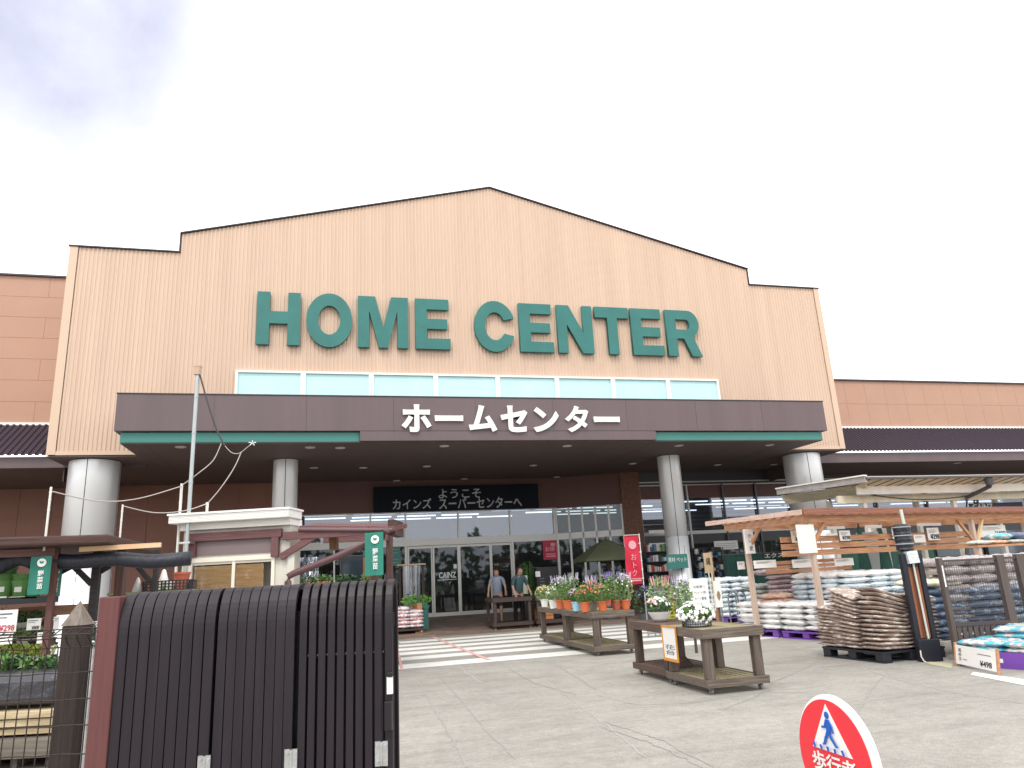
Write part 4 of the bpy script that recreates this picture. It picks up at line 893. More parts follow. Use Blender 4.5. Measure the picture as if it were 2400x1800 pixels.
while x < xe: g.box(x, .0, .03, x+.058, .02, zm-.052); x += .082
g.build('skirt_slats', browns, t)
g = MB(); x = x0+.09
while x < xe: g.box(x, -.006, .2, x+.02, -.001, .22); g.box(x, -.006, .34, x+.02, -.001, .36); x += .164
g.build('bolt', alu, t)
g = MB(); g.bar(MF.at(2035, 1222, -.03), MF.at(2044, 1268, -.03), .02, .004); g.build('reflector', white, t)
# sacks behind the mesh
MB2 = Fr(MF.w(x0+.1, .6).x, MF.w(x0+.1, .6).y, -6)
n += pile(MB2, 0, 1.9, 0, .8, .2, .96, 'navy', 'dark blue sack stacked behind the mesh fence panel', 'dark blue sacks behind the mesh', along='u', L=.62, side=False)
n += pile(MB2, 0, .62, 0, .8, .96, 1.12, 'cream', 'cream and green sack on top of the dark blue ones behind the mesh', 'cream sacks on the dark blue pile', along='u', L=.62)
d = ray(2046, 1290); MB3 = Fr(d.x*12.9/hypot(d.x, d.y), d.y*12.9/hypot(d.x, d.y), 4)
n += pile(MB3, 0, 2.4, 0, .8, .2, 1.42, 'gray', 'grey-brown sack in the back row seen through the mesh', 'grey-brown sacks seen through the mesh', along='u', L=.6, side=False, T=.15)
d = ray(2105, 1196); q = CP+d*(15.6/hypot(d.x, d.y)); SH = Fr(q.x+.75, q.y+.6, 4)
t = thing('stock_shelf', 'dark timber shelf carrying bright sacks above the mesh fence, far right', 'shelf', SH.o, SH.a); g = MB(); g.box(0, 0, 1.52, 3, .6, 1.56); g.build('board', ced, t)
for u in (.03, 2.9): g = MB(); g.box(u, .02, 0, u+.07, .09, 1.52); g.build('leg', cedZ, t)
for i, k in enumerate(('stone', 'orangew', 'stone', 'blue', 'teal')): sack(k, SH.w(.35+i*.45, .28, 1.56), SH.a, '%s sack lying on the high shelf at the far right' % {'stone': 'grey speckled', 'orangew': 'orange-brown', 'blue': 'pale blue', 'teal': 'teal printed'}[k], 'sacks on the high shelf', .46, .34, .09)
for i in range(3): sack('navy' if i else 'teal', SH.w(.95+i*.45, .3, 1.645), SH.a, 'blue sack on the second layer of the high shelf', 'blue sacks on the high shelf', .48, .34, .13)
# printed sacks on the purple crate at the right edge
CF = Fr(8.2, 8.42, -72)
t = thing('purple_crate', 'low purple plastic crate pallet under the teal printed sacks', 'crate', CF.w(.55, .45), CF.a); g = MB(); g.box(-.55, -.45, 0, .55, -.42, .2); g.box(-.55, .42, 0, .55, .45, .2); g.box(-.55, -.42, 0, -.52, .42, .2); g.box(.52, -.42, 0, .55, .42, .2); g.box(-.52, -.42, .02, .52, .42, .17); g.build('body', purple, t)
g = MB(); g.box(-.1, -.455, .07, .0, -.451, .12); g.box(.25, -.455, .07, .33, -.451, .1); g.build('print', white, t)
GT = 'teal printed sacks at the right edge'
for k in range(2):
    for u, nn in ((.28, .22), (.85, .22), (.28, .68), (.85, .68)): sack('teal', CF.w(u, nn, .17+k*.07), CF.a, 'teal and pink printed sack on the purple crate', GT, .62, .46, .09)
CF2 = Fr(8.75, 8.35, -60)
t = thing('purple_crate', 'second purple crate behind the first at the right edge', 'crate', CF2.w(.6, .5), CF2.a); g = MB(); g.box(-.6, -.5, 0, .6, .5, .22); g.build('body', purple, t, bevel=.01)
for k in range(3):
    for u, nn in ((.3, .22), (.9, .22), (.3, .7), (.9, .7)): sack('teal', CF2.w(u, nn, .22+k*.075), CF2.a, 'teal printed sack in the higher pile behind the price board', GT+', higher pile', .62, .46, .09)
a, b = ZP(2068, 1438), ZP(2163, 1459); ang = atan2(b.y-a.y, b.x-a.x); w = (b-a).length
t = thing('price_board', 'white price board reading ¥498 leaning on the purple crate', 'price board', (a.x, a.y, .03), ang); t.rotation_euler.x = radians(-8)
PB = Fr(a.x, a.y, math.degrees(ang)); h = PB.at(2070, 1394).z
g = MB(); g.box(.025, -.02, 0, w-.025, 0, h-.03); g.build('card', wb, t); g = MB(); g.box(0, -.03, -.03, .024, 0, h); g.box(w-.024, -.03, -.03, w, 0, h); g.build('frame', ced, t)
text('lettering', '¥498', bk, t, w*.6, w*.86, h*.1, h*.36, -.021, .003, .012); text('lettering', '花の土', bk, t, w*.1, w*.17, h*.2, h*.75, -.021, .003, .005, vertical=True)
g = MB(); g.box(w*.2, -.023, h*.25, w*.3, -.0205, h*.28); g.box(w*.55, -.023, h*.62, w*.85, -.0205, h*.65); g.build('small_print', gp, t)
print('SACKS', n)
# ================================================================== BACK PERGOLA (white slats)
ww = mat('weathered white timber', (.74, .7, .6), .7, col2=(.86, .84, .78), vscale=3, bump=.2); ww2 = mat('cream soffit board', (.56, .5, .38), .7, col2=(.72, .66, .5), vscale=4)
BP = Fr(13.2, 16.0, 1.5); bpg = fthing(BP, 'white_pergola', 'weathered white shelter with a slatted eave behind the timber pergola', 'pergola')
a = BP.at(1870, 1033); zt = a.z; x0 = a.x; e = 9.0
back = ZP(1680, 1061, zt); bn = (back-BP.o).dot(BP.n); bu = (back-BP.o).dot(BP.e)
g = MB(); g.bar((x0, 0, zt), (x0+e, 0, zt), .07, .05); g.build('gutter', dkalu, bpg)
g = MB(); g.box(x0, -.04, zt+.025, x0+e, .04, zt+.045); g.build('eave_cap', mat('pale eave cap', (.6, .5, .46), .6), bpg)
g = MB(); z1 = BP.at(1900, 1050, .5).z; z2 = BP.at(1900, 1067, .5).z
g.box(x0+.1, .5, z2, x0+e, .54, z1); g.build('fascia_board', ww, bpg)
k = 0; x = x0+.05
while x < x0+e:
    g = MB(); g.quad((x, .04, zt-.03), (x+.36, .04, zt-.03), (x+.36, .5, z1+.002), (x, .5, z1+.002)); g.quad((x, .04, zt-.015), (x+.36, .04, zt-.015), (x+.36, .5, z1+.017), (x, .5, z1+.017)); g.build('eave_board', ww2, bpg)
    g = MB(); g.bar((x+.12, .03, zt-.034), (x-.1, .5, z1-.004), .02, .012); g.build('eave_gap', bk, bpg); x += .375
z3, z4 = BP.at(1900, 1069, .8).z, BP.at(1900, 1085, .8).z
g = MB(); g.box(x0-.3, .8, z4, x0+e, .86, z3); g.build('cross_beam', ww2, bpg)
sd = Vector((bu-x0, bn, 0)); 
g = MB(); g.bar((x0, 0, zt-.03), (bu, bn, zt-.03), .12, .16); g.build('rake_board', mat('grey rake board', (.36, .33, .32), .7, var=.2), bpg)
g = MB(); g.bar((x0-.02, -.02, zt+.07), (bu-.02, bn, zt+.07), .16, .035); g.build('rake_cap', ww, bpg)
for i in range(6):
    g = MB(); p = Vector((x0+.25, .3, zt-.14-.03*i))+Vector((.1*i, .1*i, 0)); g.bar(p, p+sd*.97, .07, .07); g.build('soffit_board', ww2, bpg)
g = MB(); g.add([(x0, 0, zt+.06), (x0+e, 0, zt+.06), (x0+e, bn, zt+.12), (bu, bn, zt+.12)], [(0, 1, 2, 3)]); g.build('roof_sheet', mat('grey roof sheet', (.4, .4, .4), .6), bpg)
for u in (x0+.6, x0+3.7, x0+6.8, ):
    for nn in (.9, bn-.4): g = MB(); g.box(u-.06, nn-.06, 0, u+.06, nn+.06, z4 if nn < 1 else z4+.2); g.build('post', ww, bpg)
g = MB(); p = [BP.at(2140, 1042, .1), BP.at(2139, 1050, .15), BP.at(2088, 1075, .7), BP.at(2088, 1110, .7), BP.at(2090, 1250, .7)]; g.tube(p, .055, 8); g.build('downpipe', dkalu, bpg)
g = MB(); q = BP.at(2137, 1040, .05); g.cyl(q-Vector((0, 0, .1)), q+Vector((0, 0, .08)), .1, .13, n=12); g.build('rain_head', dkalu, bpg)
g = MB(); g.tube([BP.at(1880+i*19, 1069+10*sin(pi*i/12), .78) for i in range(13)], .012, 5); g.build('cable', dkalu, bpg)
t, w, z0, z1 = board('hanging_banner', 'dark banner with white store lettering seen above the timber pergola roof', 2095-0, 2210-0, 1086, 1102, 17.5, mat('banner dark', (.03, .05, .09), .6), zbot=0)
text('lettering', 'CAINZ', white, t, -w+.1, -w+.85, z0+.02, z1-.02, -.001, .004, .01)
# ================================================================== BACKGROUND ALONG THE SHOP FRONT
# green netting fence with stock behind the sacks
nety = 21.6; a, b = YP(1568, 1230, nety).x, YP(2020, 1230, nety).x
t = thing('netting_fence', 'dark green netting screen on posts behind the soil sacks', 'fence', (a, nety, 0)); w = b-a
netm = mat('green netting', (.012, .06, .05), .8, col2=(.03, .12, .09), vscale=2, stretch=(16, 1, .6), bump=.8, bscale=6)
g = MB(); x = 0
while x < w:
    dy = .05*sin(x*2.1); g.quad((x, dy, .1), (x+.1, .05*sin((x+.1)*2.1)+(.02 if int(x*10) % 2 else -.02), .1), (x+.1, .05*sin((x+.1)*2.1), 1.72+.05*sin(x*1.3)), (x, dy, 1.72+.05*sin(x*1.3))); x += .1
g.build('netting', netm, t)
for i in range(7): g = MB(); g.cyl((w*i/6, .06, .0), (w*i/6, .06, 2.0), .025, n=8); g.build('post', dkalu, t)
g = MB(); g.bar((0, .0, 1.76), (w, .0, 1.76), .02, .04); g.build('top_rail', dkalu, t)
for x0, x1, y0, y1, lab in ((1648, 1672, 1197, 1206, 'left'), (1690, 1712, 1194, 1203, 'right')):
    pass
# hanging goods wall with coloured packets
random.seed(21)
gy = RY-.55; t = thing('goods_rack', 'tall black rack hung with small coloured packets left of the slim column', 'rack', (YP(1440, 1260, gy).x, gy, 0))
x0, x1 = YP(1396, 1240, gy).x-t.location.x, YP(1490, 1240, gy).x-t.location.x; z0, z1 = .3, YP(1440, 1196, gy).z
g = MB(); g.box(x0, .06, .1, x1, .1, z1); g.build('back_panel', mat('black rack panel', (.02, .02, .024), .5), t)
for i in range(6): g = MB(); g.box(x0, -.22, z0+i*.34, x1, .06, z0+i*.34+.02); g.build('shelf', dkalu, t)
pcols = [(.6, .06, .08), (.7, .7, .68), (.12, .35, .4), (.08, .2, .4), (.55, .5, .2), (.06, .06, .07), (.4, .12, .3), (.75, .72, .6), (.1, .3, .12)]
pm = [mat('packet %d' % i, c, .4) for i, c in enumerate(pcols)]
g = MB()
for i in range(6):
    x = x0+.03
    while x < x1-.08:
        wd = random.uniform(.05, .11); h = random.uniform(.12, .26); ci = random.choice((0, 1, 1, 2, 2, 3, 4, 5, 5, 6, 7, 8)) if i != 3 else random.choice((0, 0, 1, 5, 7))
        g.box(x, -.2+random.uniform(0, .04), z0+i*.34+.021, x+wd, -.05, z0+i*.34+.02+h, ci); x += wd+random.uniform(.005, .03)
tag(g.build('packets', pm, t), kind='stuff')
gy2 = RY-.5; t = thing('goods_rack', 'dark rack of tools and small goods between the slim column and the netting', 'rack', (YP(1530, 1260, gy2).x, gy2, 0))
x0, x1 = YP(1500, 1240, gy2).x-t.location.x, YP(1566, 1240, gy2).x-t.location.x; g = MB(); g.box(x0, .06, .1, x1, .1, z1+.15); g.build('back_panel', mat('black rack panel', (.02, .02, .024), .5), t)
g = MB()
for i in range(90):
    x = random.uniform(x0, x1-.1); z = random.uniform(.5, z1); q = random.uniform(.03, .12); g.box(x, -.04-random.uniform(0, .08), z, x+q, .03, z+random.uniform(.03, .2), random.choice((1, 5, 5, 3, 7, 2)))
tag(g.build('packets', pm, t), kind='stuff')
def hung(name, label, x0, x1, y0, y1, Y, m, s=None, col=None, tx=(.1, .9), ty=(.3, .7), group=None, bold=0):
    a, b = YP(x0, (y0+y1)/2, Y), YP(x1, (y0+y1)/2, Y); c, d = YP((x0+x1)/2, y0, Y), YP((x0+x1)/2, y1, Y)
    t = thing(name, label, 'sign', ((a.x+b.x)/2, Y, d.z), 0, group); w, h = b.x-a.x, c.z-d.z
    g = MB(); g.box(-w/2, 0, 0, w/2, .02, h); g.build('board', m, t)
    g = MB(); g.bar((-w*.4, .01, h), (-w*.4, .01, h+.25), .008, .008); g.bar((w*.4, .01, h), (w*.4, .01, h+.25), .008, .008); g.build('hanger', dkalu, t)
    if s: text('lettering', s, col or gp, t, -w/2+tx[0]*w, -w/2+tx[1]*w, ty[0]*h, ty[1]*h, -.002, .004, bold)
    return t, w, h
t, w, h = hung('green_board', 'dark green board with white lettering mounted before the slim right column', 1441, 1486, 1197, 1228, 20.3, green, '資材 ペット', white, (.06, .94), (.45, .8))
t, w, h = hung('white_sign', 'white shop sign with a small red flower left of the slim column', 1403, 1440, 1173, 1191, RY-.3, wb, 'GARDEN', mat('pale grey print', (.45, .42, .42), .5), (.08, .6), (.2, .7))
g = MB(); g.lathe([(.0, 0), (.09, .0), (.09, .012), (0, .012)], 16); me = g.build('flower_mark', mat('red mark', (.6, .05, .05), .5), t, loc=(w*.22, -.004, h*.55)); me.rotation_euler.x = pi/2
t, w, h = hung('white_sign', 'white shop sign with rows of small print right of the slim column', 1543, 1594, 1168, 1187, RY-.3, wb)
g = MB()
for i in range(3): g.box(-w*.42, -.004, h*(.2+.22*i), w*.42, -.001, h*(.26+.22*i))
g.build('small_print', mat('pale grey print', (.45, .42, .42), .5), t)
hung('white_sign', 'white strip sign hung low in the shop front right of the brick pillar', 1402, 1436, 1145, 1152, RY-.3, wb)
t, w, h = hung('green_sign', 'green board hung under the lintel right of the slim column', 1496, 1540, 1186, 1193, RY-.3, green)
t, w, h = hung('name_sign', 'black sign with white lettering above the netting', 1648, 1716, 1193, 1205, 21.3, bk, 'エクステ', white, (.05, .85), (.1, .9))
t, w, h = hung('name_sign', 'dark sign with white lettering over the far blue-white sacks', 1592, 1652, 1211, 1221, 21.2, bk, 'ガーデン', white, (.05, .95), (.1, .9))
# red banner on a pole
byy = 19.6; a, b = YP(1347, 1210, byy), YP(1388, 1210, byy); zt, zb = YP(1365, 1158, byy).z, YP(1372, 1262, byy).z
t = thing('red_banner', 'tall red advertising banner with pale lettering on a pole', 'banner', ((a.x+b.x)/2, byy, 0)); w = (b.x-a.x)*.78; g = MB(); nn = 16
rb = mat('red cloth', (.6, .015, .05), .6, bump=.2, bscale=4)
for i in range(nn):
    for j in range(6):
        def P(i, j): z = zb+(zt-zb)*i/nn; u = -w/2+w*j/6; return (u, .03*sin(z*6+u*7), z)
        g.quad(P(i, j), P(i, j+1), P(i+1, j+1), P(i+1, j))
g.build('cloth', rb, t, smooth=True)
g = MB(); g.cyl((w/2+.03, .0, 0), (w/2+.03, 0, zt+.06), .014, n=8); g.cyl((w/2+.03, 0, zt+.03), (-w/2, 0, zt+.03), .01, n=6)
for i in range(5): g.bar((w/2-.01, 0, zb+.15+i*(zt-zb)/5.5), (w/2+.05, 0, zb+.16+i*(zt-zb)/5.5), .02, .03)
g.build('pole', white, t)
text('lettering', 'おトク', mat('pale pink print', (.7, .35, .38), .5), t, -w*.16, w*.2, zb+.22, zt-.5, -.04, .004, .0, vertical=True)
g = MB(); g.lathe([(0, 0), (.12, 0), (.12, .005), (0, .005)], 20); o = g.build('emblem', mat('pale pink print', (.7, .35, .38), .5), t, loc=(0, -.04, zt-.25)); o.rotation_euler.x = pi/2
g = MB(); g.box(-w*.4, -.042, zb+.08, w*.4, -.036, zb+.12); g.box(-w*.4, -.042, zb+.14, w*.4, -.036, zb+.16); g.build('small_print', mat('pale pink print', (.7, .35, .38), .5), t)
g = MB(); g.lathe([(0, 0), (.2, 0), (.2, .1), (.04, .14), (0, .14)], 16, c=(w/2+.03, 0)); g.build('base_weight', dkalu, t)
# parasol
py_ = 21.2; c = YP(1312, 1205, py_); r = (YP(1386, 1205, py_).x-YP(1246, 1205, py_).x)/2; ap = YP(1312, 1163, py_).z; t = thing('parasol', 'olive green market parasol open behind the potted flowers', 'parasol', (c.x, py_, floor_z(py_)), radians(10)); z0 = -floor_z(py_)
g = MB(); n_ = 8; R_ = [(r*cos(2*pi*(i+.5)/n_), r*sin(2*pi*(i+.5)/n_), c.z-.02+z0) for i in range(n_)]; q = [(r*.33*cos(2*pi*(i+.5)/n_), r*.33*sin(2*pi*(i+.5)/n_), c.z+(ap-c.z)*.72+z0) for i in range(n_)]; o_ = [(x, y, z-.07) for x, y, z in R_]
g.add(R_+q+[(0, 0, ap+z0)]+o_, [(i, (i+1) % n_, n_+(i+1) % n_, n_+i) for i in range(n_)]+[(n_+i, n_+(i+1) % n_, 2*n_) for i in range(n_)]+[(i, 2*n_+1+i, 2*n_+1+(i+1) % n_, (i+1) % n_) for i in range(n_)])
g.build('canopy', mat('olive canvas', (.075, .085, .045), .8, var=.08), t)
g = MB(); g.cyl((0, 0, 0), (0, 0, ap+z0+.06), .025, n=10); g.build('pole', bwZ, t)
for i in range(n_): g = MB(); g.bar((0, 0, ap+z0-.08), (R_[i][0]*.97, R_[i][1]*.97, R_[i][2]-.01), .015, .015); g.build('rib', bwZ, t)
g = MB(); g.lathe([(0, 0), (.28, 0), (.28, .08), (.05, .12), (0, .12)], 18); g.build('base', dkalu, t)
# hoop rails with hanging trolleys
def hoops(name, label, px, py, D, nh, w, h, dx, m=dkalu):
    d = ray(px, py); s = D/hypot(d.x, d.y); t = thing(name, label, 'rack', (d.x*s, d.y*s, 0), radians(8), 'steel hoop racks')
    for i in range(nh):
        g = MB(); x = i*dx; pts = [(x, 0, 0), (x, 0, h-.15)]+[(x+w/2-w/2*cos(a), 0, h-.15+.15*sin(a)) for a in [pi*k/10 for k in range(1, 10)]]+[(x+w, 0, h-.15), (x+w, 0, 0)]; g.tube(pts, .018, 8); g.build('hoop', m, t)
    g = MB(); g.bar((0, 0, .08), (dx*(nh-1)+w, 0, .08), .02, .02); g.build('rail', m, t); return t
stl = mat('steel tube', (.35, .4, .44), .3, metal=.6)
hoops('hoop_rack', 'row of steel hoops between the terracotta pots and the near carts', 1396, 1320, 16.8, 3, .3, .95, .18, stl); hoops('hoop_rack', 'steel hoops standing in front of the far pale blue sacks', 1562, 1340, 18.2, 3, .5, .85, .22, stl)
random.seed(31)
for i, (px, k, z, lab) in enumerate(((1392, 'purple', .95, 'dark leafy plants with purple blooms behind the hoop rack'), (1420, 'purple', .95, 'purple flowering bush just right of the red banner'), (1475, 'lilac', 1.0, 'lilac flowering bush under the green board'), (1447, 'red', .7, 'low dark shrub with crimson flowers left of the lilac bush'))):
    d = ray(px, 1290); D = 20.5; s = D/hypot(d.x, d.y); t = thing('flowering_shrub', lab, 'shrub', (d.x*s, d.y*s, floor_z(d.y*s)))
    g = MB(); g.lathe([(0, 0), (.16, 0), (.2, .3), (.18, .3), (0, .28)], 14); g.build('planter', dkalu, t); g = MB(); leaves(g, (0, 0, z*.62), (.3, .25, z*.42), 240, .05); g.build('foliage', lf3, t); g = MB(); blossoms(g, (0, 0, z*.66), (.3, .26, z*.4), 50, .03); g.build('blossoms', FL[k], t)
# tall dark plants and a rack by the doors
for px, D, hh, lab in ((1140, 23.6, 1.75, 'tall dark green bamboo-like plant in a planter behind the people'), (1158, 23.8, 1.5, 'second tall leafy plant against the glass left of the crimson poster')):
    d = ray(px, 1250); s = D/hypot(d.x, d.y); t = thing('tall_plant', lab, 'plant', (d.x*s, d.y*s, floor_z(d.y*s)))
    g = MB(); g.box(-.2, -.18, 0, .2, .18, .45); g.build('planter', dk, t, bevel=.01); g = MB()
    for i in range(26): a = random.uniform(-.18, .18); b = random.uniform(-.14, .14); g.bar((a, b, .4), (a*1.4, b*1.4, hh*random.uniform(.8, 1)), .008, .008)
    g.build('stems', lf1, t); g = MB(); leaves(g, (0, 0, hh*.66), (.3, .2, hh*.36), 520, .06, up=-.5, thin=.2); g.build('foliage', mat('mid dark leaf', (.03, .12, .025), .5, col2=(.08, .24, .06), vscale=12), t)
t, w, z0, z1 = board('white_notice', 'small white notice at the right edge of the people by the doors', 1130, 1140, 1243, 1283, 22.6, mat('pale yellow card', (.8, .8, .62), .5))
t, w, z0, z1 = board('white_notice', 'small white card on the dark stand left of the terracotta pots', 1157, 1167, 1234, 1246, 22.0, wb); g = MB(); g.box(-.03, .03, 0, .03, .06, z0+.02); g.build('stand', bk, t)
t = thing('black_stand', 'black display stand with pale print left of the parasol', 'stand', (YP(1185, 1270, 22.3).x, 22.3, floor_z(22.3))); w = .36; g = MB(); g.box(-w, 0, 0, w, .3, 1.55); g.build('body', mat('black rack panel', (.02, .02, .024), .5), t)
g = MB()
for i in range(4): g.box(-.28, -.004, 1.2-i*.09, -.12, -.001, 1.24-i*.09)
g.build('print', gp, t)
# items beside the left of the doors
GR = Fr(2.3, 20.9, 0); random.seed(41)
t = thing('sack_trolley', 'low dark trolley under the red and white sacks left of the crossing', 'trolley', (2.42, 21.3, floor_z(21.3))); g = MB(); g.box(-.5, -.4, .08, .36, .4, .13); g.build('deck', dk, t)
for sx in (-.4, .28): g = MB(); g.cyl((sx-.015, -.34, .04), (sx+.015, -.34, .04), .04, n=12); g.build('wheel', alu, t)
for k in range(6): 
    for u in (0, 1): 
        if k < 5 or u == 0: sack('redw', (2.2+u*.36, 21.12+(.0 if k % 2 else .03), .2+k*.095), 0 if k % 2 else .1, 'white and red rice-style sack in the pile left of the crossing', 'white and red sacks left of the doors', .42, .45, .11)
t = thing('leafy_plant', 'bright green leafy plant on top of the red and white sacks', 'potted plant', (2.62, 21.3, .68)); g = MB(); g.lathe([(0, 0), (.1, 0), (.14, .12), (0, .12)], 14); g.build('pot', potM['rust'], t); g = MB(); leaves(g, (0, 0, .24), (.42, .25, .15), 320, .055); g.build('foliage', mat('bright leaf', (.1, .3, .04), .6, col2=(.22, .45, .1), vscale=9), t)
a, b = YP(890, 1330, 22.0), YP(926, 1330, 22.0); fz = floor_z(22.0)
t = thing('collection_bin', 'dark green bin with a sloping hood by the left door', 'bin', ((a.x+b.x)/2, 22.0, fz)); w = (b.x-a.x)/2; zt = YP(900, 1293, 22).z-fz; g = MB()
g.add([(-w*.2, 0, 0), (w, 0, 0), (w, .4, 0), (-w*.2, .4, 0), (-w*.2, 0, zt*.55), (w, 0, zt*.7), (w, .4, zt*.7), (-w*.2, .4, zt*.55)], [(0,3,2,1), (4,5,6,7), (0,1,5,4), (1,2,6,5), (2,3,7,6), (3,0,4,7)]); g.build('body', green, t, bevel=.01)
g = MB(); g.bar((-w, .2, zt*.9), (w*1.05, .2, zt*.68), .42, .14); g.build('hood', green, t, bevel=.01)
t = thing('wood_marker', 'orange-brown wooden marker post beside the red and white sacks', 'post', (YP(907, 1350, 21.0).x, 21.0, floor_z(21.0))); g = MB(); g.box(-.07, 0, .42, .07, .03, .8); g.build('plate', wood('orange post', (.33, .17, .08), (.45, .25, .12), 'z'), t); g = MB(); g.box(-.025, .031, 0, .025, .06, .75); g.build('stake', wood('orange post', (.33, .17, .08), (.45, .25, .12), 'z'), t)
g = MB(); g.box(-.12, -.02, 0, .12, .1, .05); g.build('foot', crate, t)
# shelf rack under clear plastic sheet
a, b = YP(866, 1270, 22.4), YP(912, 1270, 22.4); fz = floor_z(22.4); zt = YP(890, 1221, 22.4).z-fz
t = thing('covered_rack', 'timber rack draped with clear plastic sheet left of the doors', 'rack', (a.x, 22.4, fz)); w = b.x-a.x; g = MB(); g.box(-.1, -.1, zt, w+.1, .6, zt+.04); g.build('top_board', wood('pale sign wood', (.42, .3, .18), (.6, .48, .32), 'z'), t)
for u in (-.06, w): g = MB(); g.box(u, 0, 0, u+.07, .07, zt); g.build('post', dk, t)
g = MB(); g.box(0, .1, .55, w, .5, .6); g.box(0, .1, .95, w, .5, .98); g.build('shelf', dk, t)
pl = glass('clear sheet', (.75, .78, .82), .22, rough=.25); g = MB()
for i in range(24): x0 = .06+(w-.12)*i/24; x1 = .06+(w-.12)*(i+1)/24; f = lambda x: .04*sin(x*38)+.02*sin(x*91); g.quad((x0, -.03+f(x0), .45), (x1, -.03+f(x1), .45), (x1, -.03+f(x1)*.4, zt), (x0, -.03+f(x0)*.4, zt))
g.build('plastic_sheet', pl, t); g = MB(); leaves(g, (w*.5, .3, .78), (w*.42, .15, .16), 160, .06); g.build('dried_plants', mat('straw', (.5, .33, .16), .8), t)
# distant trees behind the car park, seen only as reflections in the glass
g = MB(); random.seed(9)
for i in range(60):
    x = -90+i*3.3; h = random.uniform(5, 9); leaves(g, (x, -70+random.uniform(-5, 5), h*.55), (2.6, 2, h*.5), 60, 1.1)
tag(g.build('far_trees', lf3), 'line of dark trees far behind the car park, mirrored in the doors', 'trees', None, 'stuff')
# ================================================================== PEOPLE
def skin_obj(name, verts, edges, radii, m, parent=None, root=0, sub=1):
    me = bpy.data.meshes.new(name); me.from_pydata([tuple(v) for v in verts], edges, []); o = bpy.data.objects.new(name, me); COL.objects.link(o)
    md = o.modifiers.new('s', 'SKIN'); md.use_smooth_shade = True
    for i, r in enumerate(radii): me.skin_vertices[0].data[i].radius = (r, r) if not isinstance(r, tuple) else r
    me.skin_vertices[0].data[root].use_root = True
    ss = o.modifiers.new('u', 'SUBSURF'); ss.levels = sub; ss.render_levels = sub
    dg = bpy.context.evaluated_depsgraph_get(); me2 = bpy.data.meshes.new_from_object(o.evaluated_get(dg)); bpy.data.objects.remove(o)
    for p in me2.polygons: p.use_smooth = True
    me2.materials.clear(); me2.materials.append(m); o = bpy.data.objects.new(name, me2); COL.objects.link(o); o.parent = parent; return o
skinm = mat('skin', (.5, .3, .22), .55); hairm = mat('brown hair', (.05, .03, .02), .5, bump=.6, bscale=60)
